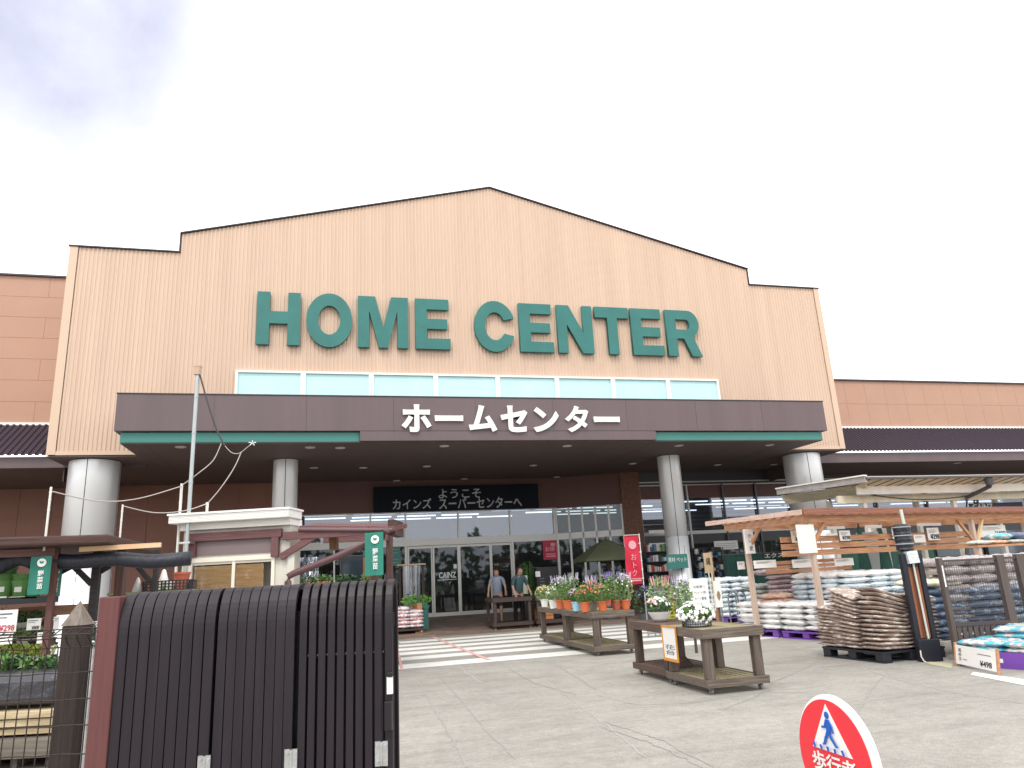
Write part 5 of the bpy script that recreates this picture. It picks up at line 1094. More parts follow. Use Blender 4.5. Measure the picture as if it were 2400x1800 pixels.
def person(label, loc, rz, h, top, bottom, bare, shoe, lean=.0, arms=((.28, -.22, .98), (-.26, -.26, .95)), hair_len=.1):
    s = h/1.68; t = thing('person', label, 'person', loc, rz); V = []; E_ = []; Rr = []
    def v(x, y, z, r, p=None): V.append(Vector((x*s, y*s, z*s))); Rr.append((r[0]*s, r[1]*s) if isinstance(r, tuple) else r*s); 
    def add(x, y, z, r, p=None):
        v(x, y, z, r); i = len(V)-1
        if p is not None: E_.append((p, i))
        return i
    pel = add(0, 0, .9, (.15, .11)); ab = add(0, -.01-lean*.3, 1.05, (.13, .1), pel); ch = add(0, -.02-lean, 1.24, (.16, .11), ab); nk0 = add(0, -.01-lean*1.3, 1.39, (.09, .07), ch); nk = add(0, -.02-lean*1.5, 1.45, .052, nk0); hd0 = add(0, -.04-lean*1.7, 1.52, (.066, .075), nk); hd1 = add(0, -.035-lean*1.8, 1.59, (.074, .09), hd0); hd2 = add(0, -.03-lean*1.8, 1.65, (.05, .06), hd1)
    add(0, -.135-lean*1.75, 1.545, .013, hd0)                                   # nose
    for sx in (-1, 1): add(sx*.078, -.03-lean*1.7, 1.555, .014, hd0)            # ears
    for sx, (hx, hy, hz) in zip((1, -1), arms):
        sh = add(sx*.17, -.01-lean*1.2, 1.36, .055, nk0); ex, ey, ez = sx*.26, -.06-lean, 1.12; el = add(ex, ey, ez, .04, sh); wr = add(hx, hy, hz, .026, el)
        d = (Vector((hx, hy, hz))-Vector((ex, ey, ez))).normalized(); pm_ = Vector((hx, hy, hz))+d*.05; pi_ = add(*pm_, (.036, .018), wr)
        a = d.cross(Vector((0, 0, 1))).normalized()
        for k, ln in enumerate((.055, .065, .062, .05)):
            q = pm_+a*(k-1.5)*.019+d*.03; f1 = add(*q, .0085, pi_); q2 = q+d*ln*.6+Vector((0, 0, -.008)); f2 = add(*q2, .008, f1); add(*(q2+d*ln*.5+Vector((0, 0, -.02))), .007, f2)
        q = pm_-d*.03+a*.035*(-sx); f = add(*q, .009, pi_); add(*(q+d*.035+a*.012*(-sx)), .008, f)
    for sx, sy in ((1, -.05), (-1, .06)):
        hp = add(sx*.09, 0, .84, .085, pel); kn = add(sx*.1, sy*.7-.02, .48, .055, hp); cf = add(sx*.1, sy+.02, .33, .052, kn); an = add(sx*.1, sy, .09, .034, cf); ft = add(sx*.105, sy-.05, .045, .036, an); add(sx*.115, sy-.15, .03, .028, ft)
    body = skin_obj('body', V, E_, Rr, skinm, t)
    # clothes as slightly larger surfaces
    tv = [Vector((0, 0, .82)), Vector((0, -.01-lean*.3, 1.05)), Vector((0, -.02-lean, 1.24)), Vector((0, -.01-lean*1.3, 1.39)), Vector((0, -.02-lean*1.4, 1.43))]; tr = [(.165, .125), (.15, .115), (.178, .128), (.11, .085), (.06, .06)]; te = [(0, 1), (1, 2), (2, 3), (3, 4)]
    for sx in (1, -1):
        b = len(tv); tv += [Vector((sx*.175, -.01-lean*1.2, 1.365)), Vector((sx*.235, -.045-lean, 1.2))]; tr += [.067, .056]; te += [(3, b), (b, b+1)]
        if not bare: tv += [Vector((sx*.265, -.06-lean, 1.1))]; tr += [.05]; te += [(b+1, b+2)]
    skin_obj('top', [x*s for x in tv], te, [(a*s if not isinstance(a, tuple) else (a[0]*s, a[1]*s)) for a in tr], top, t)
    bv = [Vector((0, 0, .93)), Vector((0, 0, .84))]; br = [(.158, .118), (.162, .12)]; be = [(0, 1)]; low = .5 if bare else .08
    for sx, sy in ((1, -.05), (-1, .06)):
        b = len(bv); bv += [Vector((sx*.09, 0, .78)), Vector((sx*.1, sy*.7-.02, max(low, .48)))]; br += [.1, .075]; be += [(1, b), (b, b+1)]
        if not bare: bv += [Vector((sx*.1, sy, .08))]; br += [.06]; be += [(b+1, b+2)]
    skin_obj('trousers' if not bare else 'shorts', [x*s for x in bv], be, [(a*s if not isinstance(a, tuple) else (a[0]*s, a[1]*s)) for a in br], bottom, t)
    for sx, sy in ((1, -.05), (-1, .06)):
        sv = [Vector((sx*.1, sy+.03, .05)), Vector((sx*.105, sy-.05, .05)), Vector((sx*.115, sy-.17, .035))]; skin_obj('shoe', [x*s for x in sv], [(0, 1), (1, 2)], [.045*s, .047*s, .036*s], shoe, t)
    hv = [Vector((0, -.035-lean*1.8, 1.665)), Vector((0, .02-lean*1.7, 1.58)), Vector((0, .035-lean*1.6, 1.58-hair_len))]; skin_obj('hair', [x*s for x in hv], [(0, 1), (1, 2)], [(.078*s, .085*s), (.09*s, .085*s), (.075*s, .04*s)], hairm, t)
    g = MB(); nu, nv = 20, 12; cy = -.034-lean*1.8; gr = [[(s*.088*sin(pi*j/nv)*cos(2*pi*i/nu), s*(cy+.106*sin(pi*j/nv)*sin(2*pi*i/nu)), s*(1.578+.105*cos(pi*j/nv))) for i in range(nu)] for j in range(nv+1)]
    for j in range(nv):
        for i in range(nu):
            q = [gr[j][i], gr[j][(i+1) % nu], gr[j+1][(i+1) % nu], gr[j+1][i]]; my = sum(v_[1] for v_ in q)/4/s-cy; mz = sum(v_[2] for v_ in q)/4/s
            if mz > (1.625 if my < -.03 else 1.56 if my < .03 else 1.5): g.add(q, [(0, 1, 2, 3)])
    g.build('hair_crown', hairm, t, smooth=True)
    g = MB()
    for sx in (-1, 1): g.lathe([(0, -.008), (.008, -.005), (.01, 0), (.008, .005), (0, .008)], 8, c=(sx*.03, 0))
    for i, (x, y, z) in enumerate(g.v): g.v[i] = (x*s, (y-.118-lean*1.75)*s, (z+1.575)*s)
    g.build('eyes', bk, t); g = MB(); g.box(-.022*s, (-.122-lean*1.75)*s, 1.5*s, .022*s, (-.108-lean*1.75)*s, 1.508*s); g.build('mouth', mat('lips', (.4, .15, .13), .5), t); return t
d = ray(1076, 1300); D1 = 22.6; s_ = D1/hypot(d.x, d.y)
person('person in a pale blue-grey top and dark shorts with bare calves behind the dark cart', (d.x*s_, d.y*s_, floor_z(d.y*s_)), radians(-20), 1.6, mat('blue grey cloth', (.28, .33, .42), .8), mat('dark shorts', (.03, .03, .035), .8), True, mat('black shoe', (.015, .015, .015), .5), .05)
d = ray(1120, 1300); D2 = 22.0; s_ = D2/hypot(d.x, d.y)
person('person in black trousers and a dark teal top at the right of the dark cart', (d.x*s_, d.y*s_, floor_z(d.y*s_)), radians(15), 1.64, mat('dark teal cloth', (.05, .1, .11), .8), mat('black cloth', (.012, .012, .014), .8), False, mat('black shoe', (.015, .015, .015), .5), .08)
# ================================================================== ROUND PEDESTRIAN SIGN
d = ray(1803, 1641); s_ = 3.0/hypot(d.x, d.y); SC = CP+d*s_; az = atan2(d.x, d.y)
SF = Fr(SC.x, SC.y, -91); t = fthing(SF, 'round_sign', 'round red and white pedestrian sign standing on the asphalt, lower right', 'sign'); cz = SC.z
signred = mat('sign red', (.78, .035, .05), .45); signwhite = mat('sign white', (.83, .82, .8), .4); signblue = mat('sign blue', (.01, .1, .5), .4)
def disc(r, y0, y1, n=72, bev=.0):
    g = MB(); vs = []; 
    for y, rr in ((y0, r-.012), (y0+.004, r-.004), (y0+.012, r), (y1-.01, r), (y1, r-.01)): vs.append([(rr*cos(2*pi*i/n), y, cz+rr*sin(2*pi*i/n)) for i in range(n)])
    g.add([p for row in vs for p in row], [(k*n+i, k*n+(i+1) % n, (k+1)*n+(i+1) % n, (k+1)*n+i) for k in range(4) for i in range(n)]+[tuple(range(n-1, -1, -1)), tuple(range(4*n, 5*n))]); return g
disc(.21, -.0, .034).build('disc', signwhite, t)
def flat(pts, y, m, name, th=.0015): g = MB(); n = len(pts); g.add([(a, y, b+cz) for a, b in pts]+[(a, y+th, b+cz) for a, b in pts], [tuple(range(n)), tuple(range(2*n-1, n-1, -1))]+[(i, (i+1) % n, n+(i+1) % n, n+i) for i in range(n)]); return g.build(name, m, t)
flat([(.195*cos(2*pi*i/72), .195*sin(2*pi*i/72)) for i in range(72)], -.003, signred, 'red_face')
flat([(-.108, .024), (.108, .024), (0, .182)], -.006, signwhite, 'triangle')
pic = bpy.data.objects.new('pictogram', None); COL.objects.link(pic); pic.parent = t
def pf(pts, k=0): pts = [(a*.92, .042+b*.78) for a, b in pts]; g = MB(); n = len(pts); y = -.009-k*.0006; g.add([(a, y, b+cz) for a, b in pts]+[(a, y+.0025, b+cz) for a, b in pts], [tuple(range(n)), tuple(range(2*n-1, n-1, -1))]+[(i, (i+1) % n, n+(i+1) % n, n+i) for i in range(n)]); g.build('shape', signblue, pic)
def stroke(p, q, w, k): 
    v = Vector((q[0]-p[0], q[1]-p[1])).normalized(); n = Vector((-v.y, v.x))*w/2; pf([(p[0]-n.x, p[1]-n.y), (q[0]-n.x, q[1]-n.y), (q[0]+n.x, q[1]+n.y), (p[0]+n.x, p[1]+n.y)], k)
pf([(.001+.0125*cos(2*pi*i/16), .132+.0155*sin(2*pi*i/16)) for i in range(16)]); pf([(-.009, .114), (.012, .114), (.017, .1), (.012, .055), (-.01, .055), (-.013, .09)], 1)
for k, (p, q, w) in enumerate((((-.006, .108), (-.02, .078), .009), ((-.02, .08), (-.037, .077), .009), ((.012, .108), (.025, .085), .008), ((.025, .086), (.028, .06), .008), ((-.003, .06), (-.016, .035), .012), ((-.016, .038), (-.03, .006), .011), ((-.03, .008), (-.038, .005), .009), ((.005, .06), (.023, .032), .012), ((.023, .035), (.043, .008), .011), ((.043, .008), (.052, .011), .008),
                               ((-.095, .004), (-.088, -.018), .011), ((-.052, .0), (-.046, -.018), .011), ((-.01, .0), (-.005, -.018), .011), ((.035, .0), (.036, -.018), .011), ((.078, .004), (.086, -.018), .011))): stroke(p, q, w, k+2)
text('lettering', '歩行者', signwhite, t, -.12, .12, cz-.05, cz+.014, -.005, .002, .014); text('lettering', '注意', signwhite, t, -.07, .07, cz-.125, cz-.068, -.005, .002, .014)
g = MB(); g.cyl((0, .03, .06), (0, .03, cz-.215), .02, n=14); g.build('pole', signwhite, t); g = MB(); g.lathe([(0, 0), (.2, 0), (.2, .05), (.06, .09), (0, .09)], 28, c=(0, .03)); g.build('base_weight', signred, t)
# ================================================================== NEAR LEFT: folding gate, post, mesh fence
NG = Fr(sin(AZ)*3.5, cos(AZ)*3.5, -15.1); random.seed(13)
gateM = mat('dark brown anodised aluminium', (.017, .012, .017), .42, var=.3, vscale=5, stretch=(3, 1, .2), spec=.35); galv = mat('galvanised plate', (.55, .56, .56), .35, metal=.8, var=.15, vscale=30)
gate = fthing(NG, 'folding_gate', 'dark brown folding gate of three arched slat panels, nearest thing left of centre', 'gate')
UX = lambda x, y=1450, n=0: NG.at(x, y, n).x
zt = 1.452
def gpanel(x0, x1, n, fill, lastgap=False, z_top=zt, yaw=0):
    p = bpy.data.objects.new('gate_panel', None); COL.objects.link(p); p.parent = gate; a, b = UX(x0), UX(x1); pt = (b-a)/n
    g = MB(); r = .17
    for i in range(n):
        u = a+(i+.5)*pt+random.uniform(-.001, .001); k = lastgap and i == n-1; u += .006 if k else 0
        path = [(u, 0, 0), (u, 0, .4), (u, 0, .8), (u, 0, z_top-r)]+[(u, r*.45*(1-cos(q)), z_top-r+r*sin(q)) for q in [pi/2*j/9 for j in range(1, 10)]]+[(u, r*.45+.03, z_top-.004), (u, r*.45+.06, z_top-.04), (u, r*.45+.075, z_top-.13), (u, r*.45+.08, .9), (u, r*.45+.08, 0)]
        g.sweep(path, pt*fill, .024, (1, 0, 0))
    g.build('slats', gateM, p, bevel=.003)
    g = MB()
    for z in (.18, .62, 1.13): g.box(a+.01, .02, z, b-.01, .045, z+.03)
    g.box(a+.01, .095, z_top-.2, b-.01, .12, z_top-.14); g.build('back_rail', gateM, p)
    g = MB()
    for z in (1.145,):
        for i in range(n-1): g.cyl((a+(i+1)*pt, .0, z), (a+(i+1)*pt, .022, z), .0045, n=8)
    g.build('rivet', dkalu, p); return p, a, b
pa = gpanel(250, 462, 9, .93); pb = gpanel(468, 637, 8, .95); pc = gpanel(645, 848, 10, .78, True)
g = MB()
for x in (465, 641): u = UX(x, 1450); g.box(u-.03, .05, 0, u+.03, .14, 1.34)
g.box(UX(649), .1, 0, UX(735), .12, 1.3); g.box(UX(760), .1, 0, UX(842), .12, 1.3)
g.build('dark_gap_fill', mat('gate gap shade', (.006, .006, .007), .6), gate)  # added black boxes and sheets that darken the gaps between panels and slats
for (x, y) in ((440, 1659), (628, 1645), (824, 1628)):
    c = NG.at(x, y, -.02); g = MB(); h = .05; g.box(c.x-.028, -.022, c.z-h, c.x-.006, -.013, c.z+h); g.box(c.x+.006, -.022, c.z-h, c.x+.028, -.013, c.z+h); g.cyl((c.x, -.02, c.z-h*.96), (c.x, -.02, c.z+h*.96), .0075, n=12)
    hg = g.build('hinge', galv, gate); g = MB()
    for sx in (-.018, .018):
        for sz in (-.032, .032): g.cyl((c.x+sx, -.027, c.z+sz), (c.x+sx, -.021, c.z+sz), .0065, n=10)
    g.build('bolt', galv, hg)
g = MB(); c = NG.at(843, 1480, -.02); g.box(c.x-.014, -.03, c.z-.036, c.x+.012, -.013, c.z+.036); g.build('white_label', white, gate)
g = MB(); c = NG.at(842, 1545, -.02); g.box(c.x-.02, -.045, c.z-.06, c.x+.012, -.013, c.z+.06); g.build('latch', gateM, gate, bevel=.003); g = MB(); c = NG.at(843, 1457, -.02); g.box(c.x-.012, -.035, c.z-.01, c.x+.012, -.013, c.z+.01); g.build('latch', gateM, gate, bevel=.003)
rp = wood('red brown painted post', (.1, .03, .03), (.14, .045, .043), 'z', .6)
t = fthing(NG, 'painted_post', 'square red-brown painted timber post at the hinge end of the folding gate', 'post'); a, b = UX(200, 1500), UX(246, 1500); g = MB(); g.box(a, -.02, 0, b, .1, zt-.0); g.build('post', rp, t, bevel=.006)
t = fthing(NG, 'timber_post', 'weathered brown post with a pyramid cap behind the wire mesh', 'post'); pz = wood('weathered dark post', (.016, .01, .009), (.045, .03, .024), 'z'); n_ = .35
a, b = UX(118, 1500, n_), UX(163, 1500, n_); zc_ = NG.at(150, 1352, n_).z; za = NG.at(153, 1298, n_+.07).z; w = b-a; g = MB(); g.box(a, n_, 0, b, n_+w, zc_); g.build('shaft', pz, t, bevel=.006)
g = MB(); g.add([(a-.004, n_-.004, zc_+.0), (b+.004, n_-.004, zc_), (b+.004, n_+w+.004, zc_), (a-.004, n_+w+.004, zc_), ((a+b)/2, n_+w/2, za)], [(0,3,2,1), (0,1,4), (1,2,4), (2,3,4), (3,0,4)]); g.build('cap', wood('grey cap wood', (.13, .1, .08), (.24, .2, .17), 'z'), t)
g = MB(); g.box(UX(200, 1450, n_)-.02, n_, 0, UX(200, 1450, n_)-.005, n_+.02, 1.2); 
for i in range(4): x = UX(180+i*6, 1500, n_+.1); g.cyl((x, n_+.1, 0), (x, n_+.1, 1.22), .006, n=6)
g.build('tie_rods', galv, t)
t = fthing(NG, 'wire_mesh_fence', 'rusty wire mesh fence panel with a folded top edge, far left foreground', 'fence'); wm = mat('rusty wire', (.04, .026, .022), .5, metal=.5)
g = MB(); u0, u1 = UX(-60, 1450), UX(204, 1450); zs = [NG.at(100, y, 0).z for y in (1361, 1372, 1380, 1401, 1456, 1514, 1570, 1632)]
top = [(0, zs[0]), (-.05, zs[1]), (-.035, zs[2]), (0, zs[3])]
for k, z in enumerate(zs): nn = (0, -.05, -.035, 0, 0, 0, 0, 0)[k]; g.tube([(u0+(u1-u0)*i/10, nn, z+.002*sin(i*1.7+k)) for i in range(11)], .0028, 5)
for z in (.42, .28, .14, .02): g.bar((u0, 0, z), (u1, 0, z), .004, .004)
x = u0+.02
while x < u1: g.tube([(x+.01, 0, zs[0]), (x+.004, -.05, zs[1]), (x, -.035, zs[2]), (x, .003, zs[3]), (x-.001, .003, .02)], .0028, 5); x += .052
g.build('wires', wm, t)
for x in (u0, u1-.01): pass
# stock behind the mesh
film = mat('black plastic film', (.03, .03, .04), .25, bump=1, bscale=9, spec=.8); cw = wood('cream timber', (.38, .29, .17), (.6, .49, .32), 'x'); gy_ = wood('grey board', (.1, .085, .07), (.2, .17, .14), 'x')
n_ = 1.5
t = fthing(NG, 'wrapped_stack', 'stack wrapped in shiny black film behind the wire mesh', 'wrapped goods'); g = MB(); rect(g, NG, -80, 122, 1458, 1528, n_, n_+.8); o = g.build('wrap', film, t, bevel=.05)
for i in range(5):
    p = NG.at(-20+i*34, 1452, 1.9); q = NG.w(p.x, 1.9, p.z); tt = thing('seedling_tray', 'leafy seedling tray on the shelf end just above the black wrapped goods', 'seedling tray', q, 0, 'leafy trays above the wrapped goods'); g2 = MB(); g2.box(-.1, -.08, -.06, .1, .08, 0); g2.build('tray', mat('black tray', (.02, .022, .03), .4), tt); g2 = MB(); leaves(g2, (0, 0, .05), (.12, .09, .06), 110, .035); g2.build('seedlings', lf1 if i % 2 else lf3, tt)
t = fthing(NG, 'tray_shelf', 'dark shelf board carrying the leafy trays behind the wire mesh', 'shelf'); g = MB(); rect(g, NG, -80, 120, 1455, 1458, 1.8, 2.05); g.build('board', pz, t)
for x in (-40, 112): g = MB(); c = NG.at(x, 1460, 2.0); g.box(c.x-.02, 2.0, 0, c.x+.02, 2.04, NG.at(20, 1458, 1.8).z); g.build('leg', pz, t)
t = fthing(NG, 'timber_stack', 'cream timber planks stacked under the black wrapped goods', 'timber'); zt1, zb1 = NG.at(60, 1533, n_).z, NG.at(60, 1588, n_).z
for i in range(3):
    g = MB(); h = (zt1-zb1)/3; g.box(UX(-80, 1550, n_), n_-.02*i, zb1+i*h+.004, UX(118, 1550, n_), n_+.6, zb1+(i+1)*h-.004); g.build('plank', cw, t, bevel=.004)
t = fthing(NG, 'pallet_stack', 'dark grey timber pallets at the bottom of the stock, far left', 'pallet')
for y0, y1 in ((1602, 1640), (1665, 1700)): g = MB(); rect(g, NG, -80, 118, y0, y1, n_-.12, n_+.7); g.build('board', gy_, t)
for x in (-60, 20, 95): g = MB(); rect(g, NG, x, x+14, 1640, 1700, n_-.05, n_+.6); g.build('block', gy_, t)
# ================================================================== LEFT STALL
LS = Fr(-3.2, 9.6, 0); X = lambda x, y, n=0: LS.at(x, y, n).x; Z = lambda x, y, n=0: LS.at(x, y, n).z
stall = fthing(LS, 'seedling_stall', 'dark timber seedling stall with a low roof at the far left', 'stall')
dw = wood('dark stall timber', (.045, .022, .02), (.11, .055, .045), 'x'); dwz = wood('dark stall post', (.06, .03, .028), (.13, .07, .06), 'z'); rbz = wood('red brown stall post', (.07, .028, .025), (.15, .065, .055), 'z'); blk = wood('blackened timber', (.015, .013, .014), (.04, .032, .032), 'x')
zr0, zr1 = Z(100, 1187), Z(100, 1168)
g = MB(); g.box(X(-200, 1180), -.3, zr0+.03, X(247, 1180), 2.6, zr1+.03); g.build('roof', dw, stall, bevel=.02)
g = MB(); rect(g, LS, -200, 118, 1190, 1206, -.0, .05); g.build('fascia', wood('purple brown fascia', (.13, .06, .06), (.22, .12, .11), 'x'), stall)
for x0, x1, n0, n1, m, ztp in ((100, 114, .02, .11, rbz, 1200), (191, 208, .5, .62, blk, 1220), (243, 262, .9, 1.1, dwz, 1200), (325, 335, 1.2, 1.3, blk, 1210)):
    a, b = X(x0, 1300, n0), X(x1, 1300, n0); g = MB(); g.box(a, n0, 0, b, n1, zr0+.02); g.build('post', m, stall, bevel=.004)
for p, q, n0 in (((158, 1222), (198, 1262), .52), ((122, 1240), (160, 1221), .55), ((238, 1222), (208, 1240), .6), ((296, 1222), (326, 1258), 1.22)):
    g = MB(); g.bar(LS.at(*p, n0), LS.at(*q, n0), .06, .06); g.build('brace', blk, stall)
t = fthing(LS, 'tarp_roll', 'long black rolled tarpaulin slung under the stall roof', 'tarpaulin'); g = MB(); pts = [LS.at(112+i*25, 1211+3*sin(i*.9)-i*.15, .1) for i in range(13)]; g.tube(pts, .085, 12); o = g.build('roll', mat('navy tarp', (.018, .02, .032), .45, bump=1, bscale=7, stretch=(3, 1, 1)), t, smooth=True)
g = MB(); g.tube([LS.at(-60+i*16, 1214+12*sin(i*.7), .3) for i in range(10)], .11, 10); t2 = fthing(LS, 'tarp_roll', 'sagging dark tarpaulin bundle at the left frame edge', 'tarpaulin'); g.build('roll', mat('navy tarp', (.018, .02, .032), .45), t2, smooth=True)
t = fthing(LS, 'timber_batten', 'pale new timber batten lying on the rolled tarpaulin', 'batten'); g = MB(); g.bar(LS.at(172, 1187, .0), LS.at(348, 1177, .0), .05, .055); g.build('batten', wood('new pine', (.66, .4, .22), (.8, .56, .36), 'x'), t)
def banner(fr, label, x0, x1, y0, y1, n, s='野菜苗', group='green seedling banners'):
    t = fthing(fr, 'green_banner', label, 'banner', group); a, b = fr.at(x0, (y0+y1)/2, n).x, fr.at(x1, (y0+y1)/2, n).x; z1, z0 = fr.at((x0+x1)/2, y0, n).z, fr.at((x0+x1)/2, y1, n).z; w, h = b-a, z1-z0
    g = MB(); nn = 8
    for i in range(nn):
        f = lambda k: n+.02*sin(k*.8); g.quad((a+w*i/nn, f(i), z0), (a+w*(i+1)/nn, f(i+1), z0), (a+w*(i+1)/nn, f(i+1), z1), (a+w*i/nn, f(i), z1)); g.quad((a+w*i/nn, f(i)+.004, z0), (a+w*(i+1)/nn, f(i+1)+.004, z0), (a+w*(i+1)/nn, f(i+1)+.004, z1), (a+w*i/nn, f(i)+.004, z1))
    g.build('cloth', mat('banner green', (.02, .2, .15), .6), t)
    cx = (a+b)/2+w*.08; g = MB(); g.lathe([(0, 0), (w*.22, 0), (w*.22, .006), (0, .006)], 24); o = g.build('emblem', white, t, loc=(cx, n-.026, z1-h*.17)); o.rotation_euler.x = pi/2
    lf = MB()
    for q in (-.5, .5): lf.add([(cx+w*q*.02, n-.036, z1-h*.2), (cx+w*q*.2, n-.036, z1-h*.17), (cx+w*q*.16, n-.036, z1-h*.12), (cx, n-.036, z1-h*.15)], [(0, 1, 2, 3)])
    lf.build('leaf_mark', mat('banner green', (.02, .2, .15), .6), t)
    text('lettering', s, white, t, cx-w*.14, cx+w*.16, z0+h*.14, z0+h*.62, n-.026, .004, .012, vertical=True); return t
banner(LS, 'green banner with white seedling lettering at the far left stall, under a round emblem', 63, 108, 1202, 1284, -.1)
banner(LS, 'darker partly hidden green banner just right of the far left banner', 116, 132, 1225, 1288, .5)
# shelves, green pots, trays
shelfB = mat('black tray', (.02, .022, .03), .4)
def shelf(x0, x1, y0, y1, n, m, dep=.45): g = MB(); rect(g, LS, x0, x1, y0, y1, n, n+dep); g.build('shelf', m, stall)
shelf(-60, 98, 1291, 1306, .45, shelfB); shelf(40, 176, 1309, 1330, .8, wood('shelf wood', (.2, .1, .06), (.36, .2, .12), 'x')); shelf(-60, 97, 1436, 1452, .2, dw); shelf(-60, 97, 1398, 1403, .45, dw); shelf(-60, 97, 1362, 1366, .7, shelfB)
gpm = mat('green pot plastic', (.1, .26, .06), .45, var=.15); 
for i, (x, y, k, r, lab) in enumerate(((8, 1290, 3, .105, 'tall stack of light green pots at the left frame edge'), (-25, 1290, 3, .105, 'stack of green pots cut by the left frame edge'), (46, 1290, 1, .12, 'short light green bucket with a white label on the stall shelf'), (72, 1290, 1, .09, 'small dark green pot half hidden by the banner'))):
    p = LS.at(x, y, .62); q = LS.w(p.x, .62, p.z); t = thing('plant_pot', lab, 'pot', q, 0, 'green pots on the stall shelf'); g = MB()
    for j in range(k+1): z = j*.075; g.lathe([(r*.72, z), (r, z+.17), (r*1.08, z+.17), (r*1.08, z+.195), (r*.95, z+.195)], 20)
    g.build('pot', gpm, t); g = MB(); g.box(-.045, -r*.93, .06, .03, -r*.9, .12); g.build('label', white, t)
    g = MB(); g.box(-.07, -.17, -.012, .09, -.165, .008); g.build('price_strip', wb, t)
random.seed(17)
for r_, (n, y, leaf, cols) in enumerate(((.55, 1396, lf1, None), (.35, 1434, mat('yellow green leaf', (.2, .3, .04), .6, col2=(.5, .52, .1), vscale=8), ['yellow']), (.8, 1360, lf3, None))):
    for i in range(6):
        x = -30+i*24; p = LS.at(x, y, n); q = LS.w(p.x, n, p.z+.01); t = thing('seedling_tray', 'small pot tray of %s seedlings on the %s shelf of the far left stall' % (('green', 'yellow-green', 'dark green')[r_], ('middle', 'lower', 'upper')[r_]), 'seedling tray', q, 0, '%s seedling trays on the stall' % ('middle', 'lower', 'upper')[r_])
        g = MB(); g.add([(-.1, -.1, 0), (.1, -.1, 0), (.1, .1, 0), (-.1, .1, 0), (-.12, -.12, .08), (.12, -.12, .08), (.12, .12, .08), (-.12, .12, .08)], [(0,3,2,1), (4,5,6,7), (0,1,5,4), (1,2,6,5), (2,3,7,6), (3,0,4,7)]); g.build('tray', shelfB if i % 2 else potM['grey'], t)
        g = MB(); leaves(g, (0, 0, .14), (.13, .12, .07), 90, .035); g.build('seedlings', leaf, t)
def lsign(label, x0, x1, y0, y1, n, s=None, col=bk): 
    t = fthing(LS, 'shop_card', label, 'sign'); g = MB(); q = rect(g, LS, x0, x1, y0, y1, n, n+.01); g.build('card', wb, t); w, h = q[1]-q[0], q[3]-q[2]
    if s: text('lettering', s, col, t, q[0]+w*.35, q[1]-w*.06, q[2]+h*.12, q[2]+h*.38, n-.003, .003, .01)
    g = MB(); g.box(q[0]+w*.1, n-.003, q[2]+h*.8, q[0]+w*.8, n-.001, q[2]+h*.86); g.box(q[0]+w*.1, n-.003, q[2]+h*.66, q[0]+w*.6, n-.001, q[2]+h*.7); g.build('print', gp, t)
lsign('large white poster with crimson figures hung at the left frame edge', -20, 36, 1318, 1370, .1, '¥298', pink); lsign('small white card with grey sketch hung under the wooden shelf', 58, 88, 1336, 1362, .3, '苗'); lsign('narrow white card right of the red-brown stall post', 116, 127, 1332, 1360, .4); lsign('white card hanging low beside the red-brown stall post', 80, 94, 1366, 1390, .15)
lsign('wide white card low on the left stall behind the mesh', -10, 26, 1374, 1392, .1)
# shelf with white and terracotta pots right of the stall
sh2 = fthing(LS, 'pot_shelf', 'low shelf of white and terracotta pots between the stall and the booth', 'shelf'); a, b = X(232, 1275, 1.6), X(408, 1275, 1.6); zz = Z(330, 1277, 1.6); g = MB(); g.box(a, 1.6, zz-.03, b, 2.1, zz); g.build('board', mat('pale green shelf', (.36, .42, .22), .6), sh2)
for u in (a+.02, b-.08): g = MB(); g.box(u, 1.65, 0, u+.06, 1.71, zz-.03); g.build('leg', dwz, sh2)
for x, h, r, m, inv, lab in ((297, .2, .07, 'white', 1, 'slim white urn leftmost on the low pot shelf'), (318, .14, .07, 'orange', 0, 'small terracotta pot between the white urns'), (342, .14, .08, 'white', 0, 'squat white pot in the middle of the low shelf'), (352, .3, .1, 'white', 1, 'white cone planter standing behind the squat white pots'), (365, .12, .085, 'white', 0, 'squat cream pot beside the terracotta tub'), (391, .24, .11, 'rust', 0, 'square terracotta tub at the right end of the low shelf')):
    p = LS.at(x, 1270, 1.8 if h < .3 else 2.0); q = LS.w(p.x, 1.8 if h < .3 else 2.0, zz); t = thing('plant_pot', lab, 'pot', q, 0, None); g = MB(); pr = [(0, 0), (r*.7, 0), (r, h*.88), (r*1.08, h*.88), (r*1.08, h), (r*.9, h), (0, h*.8)] if not inv else [(0, 0), (r, 0), (r*.9, h*.2), (r*.25, h*.95), (0, h)]; g.lathe(pr, 18); g.build('pot', potM[m], t)
p = LS.at(363, 1279, 1.55); t = thing('plastic_crate', 'black mesh crate standing before the white pots on the low shelf', 'crate', LS.w(p.x, 1.5, zz)); g = MB()
for i in range(14):
    for y in (0,): g.box(-.32+i*.046, y, 0, -.30+i*.046, y+.01, .13)
for z in (0, .04, .08, .12): g.box(-.32, -.003, z, .32, .013, z+.014)
g.box(-.32, .02, 0, -.3, .35, .13); g.box(.3, .02, 0, .32, .35, .13); g.box(-.3, .34, 0, .3, .35, .13); g.build('sides', shelfB, t)
t = thing('white_flower_bush', 'dark bush with tiny white flowers left of the red-brown gate post', 'shrub', LS.w(LS.at(215, 1345, .2).x, .2, 0)); g = MB(); g.lathe([(0, 0), (.15, 0), (.18, .5), (0, .5)], 12); g.build('planter', white, t); g = MB(); leaves(g, (0, 0, .88), (.24, .2, .28), 420, .035); g.build('foliage', lf3, t); g = MB(); blossoms(g, (0, 0, .9), (.24, .2, .28), 70, .016); g.build('blossoms', FL['white'], t)
